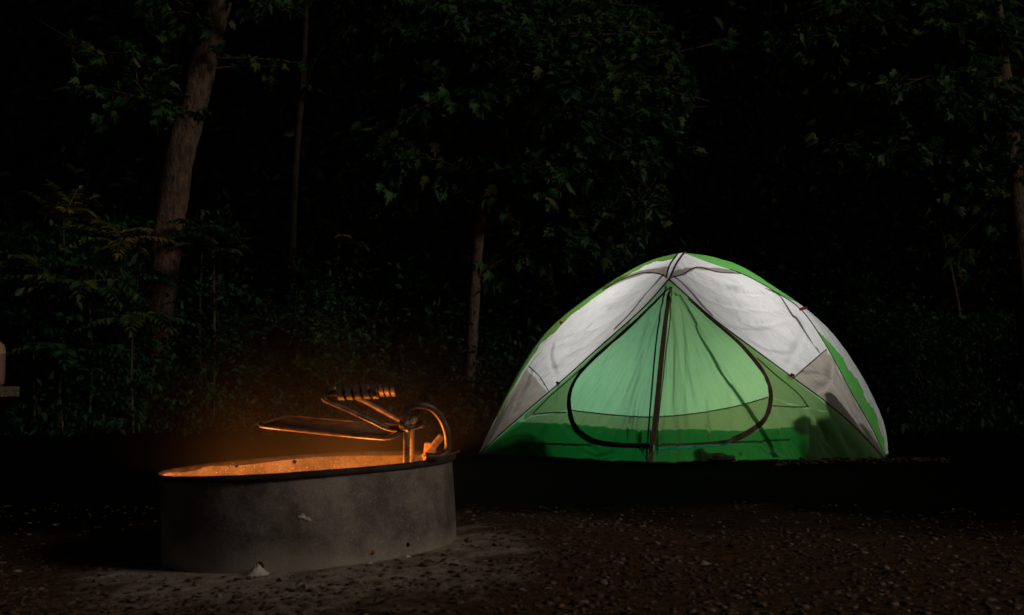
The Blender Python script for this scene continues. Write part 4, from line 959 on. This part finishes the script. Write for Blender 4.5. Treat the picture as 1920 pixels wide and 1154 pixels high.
# forest floor weeds
N_ = 9000; x = RNG.uniform(-7, 8, N_); y = 11.3 - np.abs(RNG.normal(0, 1.0, N_)); P_ = np.stack([x, y, RNG.uniform(.02, .28, N_) ** 1.2], 1); D_ = RNG.normal(0, 1, (N_, 3)) + (0, 0, .4)
tag(leaves('weeds', P_, D_, RNG.uniform(.04, .10, N_), M_leaf3), 'low weeds along the foot of the wood', 'weeds', kind='stuff')

# individual shrubs: pinnate fronds on a bare forked stem
def frond(p0, d, L, droop, parent, m, ls=.10, pairs=10, name='frond'):
    d = d.normalized(); side = d.cross(Vector((0, 0, 1))).normalized(); pts_ = []
    for i in range(pairs + 2):
        t = i / (pairs + 1); pts_.append(p0 + d * L * t + Vector((0, 0, -droop * L * t * t)))
    LP, LD, LS = [], [], []
    for i in range(2, pairs + 2):
        t = i / (pairs + 1); tg = (pts_[i] - pts_[i - 1]).normalized()
        for s in (-1, 1):
            LP.append(pts_[i]); LD.append(side * s + tg * .55 + Vector((0, 0, -.25 + random.gauss(0, .1)))); LS.append(ls * (1.1 - .55 * abs(t - .45) * 2) * random.uniform(.85, 1.1))
    LP.append(pts_[-1]); LD.append(tg); LS.append(ls * .7)
    V, L_, S = leaf_arrays(LP, LD, LS, OV * (.75, 1, 1), OVF, .25)
    tv, tf = tube_geo(pts_, [.007 * (1 - .7 * i / len(pts_)) for i in range(len(pts_))], 4)
    o = len(V); V = np.concatenate([V, np.array([v[:] for v in tv])]); L_ = np.concatenate([L_, np.concatenate([np.array(f) + o for f in tf])]); S = np.concatenate([S, [len(f) for f in tf]])
    return link(name, mesh_fast(name, V, L_, S), m, parent)
def sumac(px, py_fork, Y, nf, L, label, m=M_frond, up=.9, lean=0, base_y=800, rs=.012, ls=.13, az0=0, twig=True):
    fk = at(px, py_fork, Y); bs = at(px + lean, base_y, Y); bs.z = gz(bs.x, bs.y) - .05
    root = empty('shrub', (bs.x, bs.y, gz(bs.x, bs.y)), label, 'shrub')
    mb = MB(); mb.tube(catmull([bs, bs.lerp(fk, .5) + Vector((random.gauss(0, .05), 0, 0)), fk], 14), [rs * (1.2 - .5 * i / 14) for i in range(15)], 8, .2); mb.build('stem', M_stem, root)
    for k in range(nf):
        a = az0 + 6.283 * k / nf + random.gauss(0, .2); dd = Vector((math.cos(a), math.sin(a), up * random.uniform(.6, 1.4)))
        b0 = fk - Vector((0, 0, random.random() * .12)); frond(b0, dd, L * random.uniform(.8, 1.15), random.uniform(.25, .7), root, m, ls)
    return root
sumac(118, 410, 10.15, 10, .58, 'tall sumac with pale feathery fronds above a forked stem near the left edge', up=1.7, az0=.4, rs=.013)
sumac(228, 445, 10.2, 10, .58, 'sumac with yellowish drooping fronds just left of the stout trunk', M_frond, up=.5, lean=-10, az0=0)
sumac(40, 520, 10.6, 7, .5, 'dark leafy sumac at the left edge below the tall one', M_leaf, up=.4)
sumac(640, 450, 10.8, 8, .5, 'slender sumac with light frond tips left of the slim middle trunk', M_frond, up=1.0, az0=.8, rs=.008)
sumac(720, 480, 11.0, 8, .4, 'small sumac between the slender sumac and the slim middle trunk', M_leaf, up=.7)
sumac(380, 430, 10.6, 8, .4, 'dark sumac touching the right side of the stout trunk', M_leaf, up=.7)
sumac(240, 505, 10.35, 12, .5, 'bushy dark green sumac crossing in front of the stout trunk', M_leaf, up=.3, ls=.10)
sumac(66, 500, 9.9, 10, .66, 'large dark sumac with long drooping fronds above the jug at the left edge', M_leaf2, up=.45, ls=.15, base_y=815)
sumac(165, 530, 9.85, 10, .66, 'broad sumac with drooping fronds below the pale fronded ones', M_leaf2, up=.35, ls=.15, base_y=815, az0=.5)
sumac(250, 590, 9.9, 9, .5, 'low green sumac leaning over the foot of the stout trunk from the left', M_leaf2, up=.3, ls=.14, base_y=815)
sumac(120, 650, 9.8, 9, .55, 'lowest sumac in the brush between the jug and the stout trunk', M_leaf, up=.4, ls=.14, base_y=815, az0=.3)
sumac(400, 470, 10.2, 9, .5, 'feathery sumac rising to the right of the stout trunk', M_leaf2, up=.8, ls=.13)
def sapling(px, top, Y, label, lean=0, forks=5):
    fk = at(px, top, Y); bs = at(px + lean, 800, Y); bs.z = gz(bs.x, bs.y) - .05
    root = empty('sapling', (bs.x, bs.y, gz(bs.x, bs.y)), label, 'sapling')
    q = catmull([bs, bs.lerp(fk, .35) + Vector((.05, 0, 0)), bs.lerp(fk, .7) + Vector((-.03, 0, 0)), fk], 16)
    mb = MB(); mb.tube(q, [.011 * (1.1 - .6 * i / 16) for i in range(17)], 8, .2); mb.build('stem', M_stem, root)
    LP, LD, LS = [], [], []; bm_ = MB()
    for k in range(forks * 2):
        p = q[random.randrange(7, 17)]; a = random.uniform(0, 6.28); e = p + Vector((math.cos(a), math.sin(a), .8)) * random.uniform(.15, .35)
        bm_.tube([p, p.lerp(e, .5) + Vector((0, 0, -.01)), e], [.005, .0035, .002], 4)
        for _ in range(12): LP.append(p.lerp(e, random.uniform(.4, 1.1)) + Vector(rvec(1, .05)[0])); LD.append((e - p) + Vector(rvec(1, .2)[0])); LS.append(random.uniform(.05, .1))
    bm_.build('twigs', M_stem, root); leaves('foliage', LP, LD, LS, M_leaf, root)
sapling(500, 610, 10.5, 'pale bare stemmed sapling midway between the stout trunk and the grill', 5)
sapling(195, 640, 10.5, 'thin crooked sapling stem in the dark left of the stout trunk', 8)
sapling(275, 690, 10.6, 'thin sapling stem just below the stout trunk foot', 0)
sapling(590, 540, 10.8, 'wispy sapling above the grill handle in the brush', -4)
sapling(405, 600, 10.7, 'short sapling right of the stout trunk foot', 4)
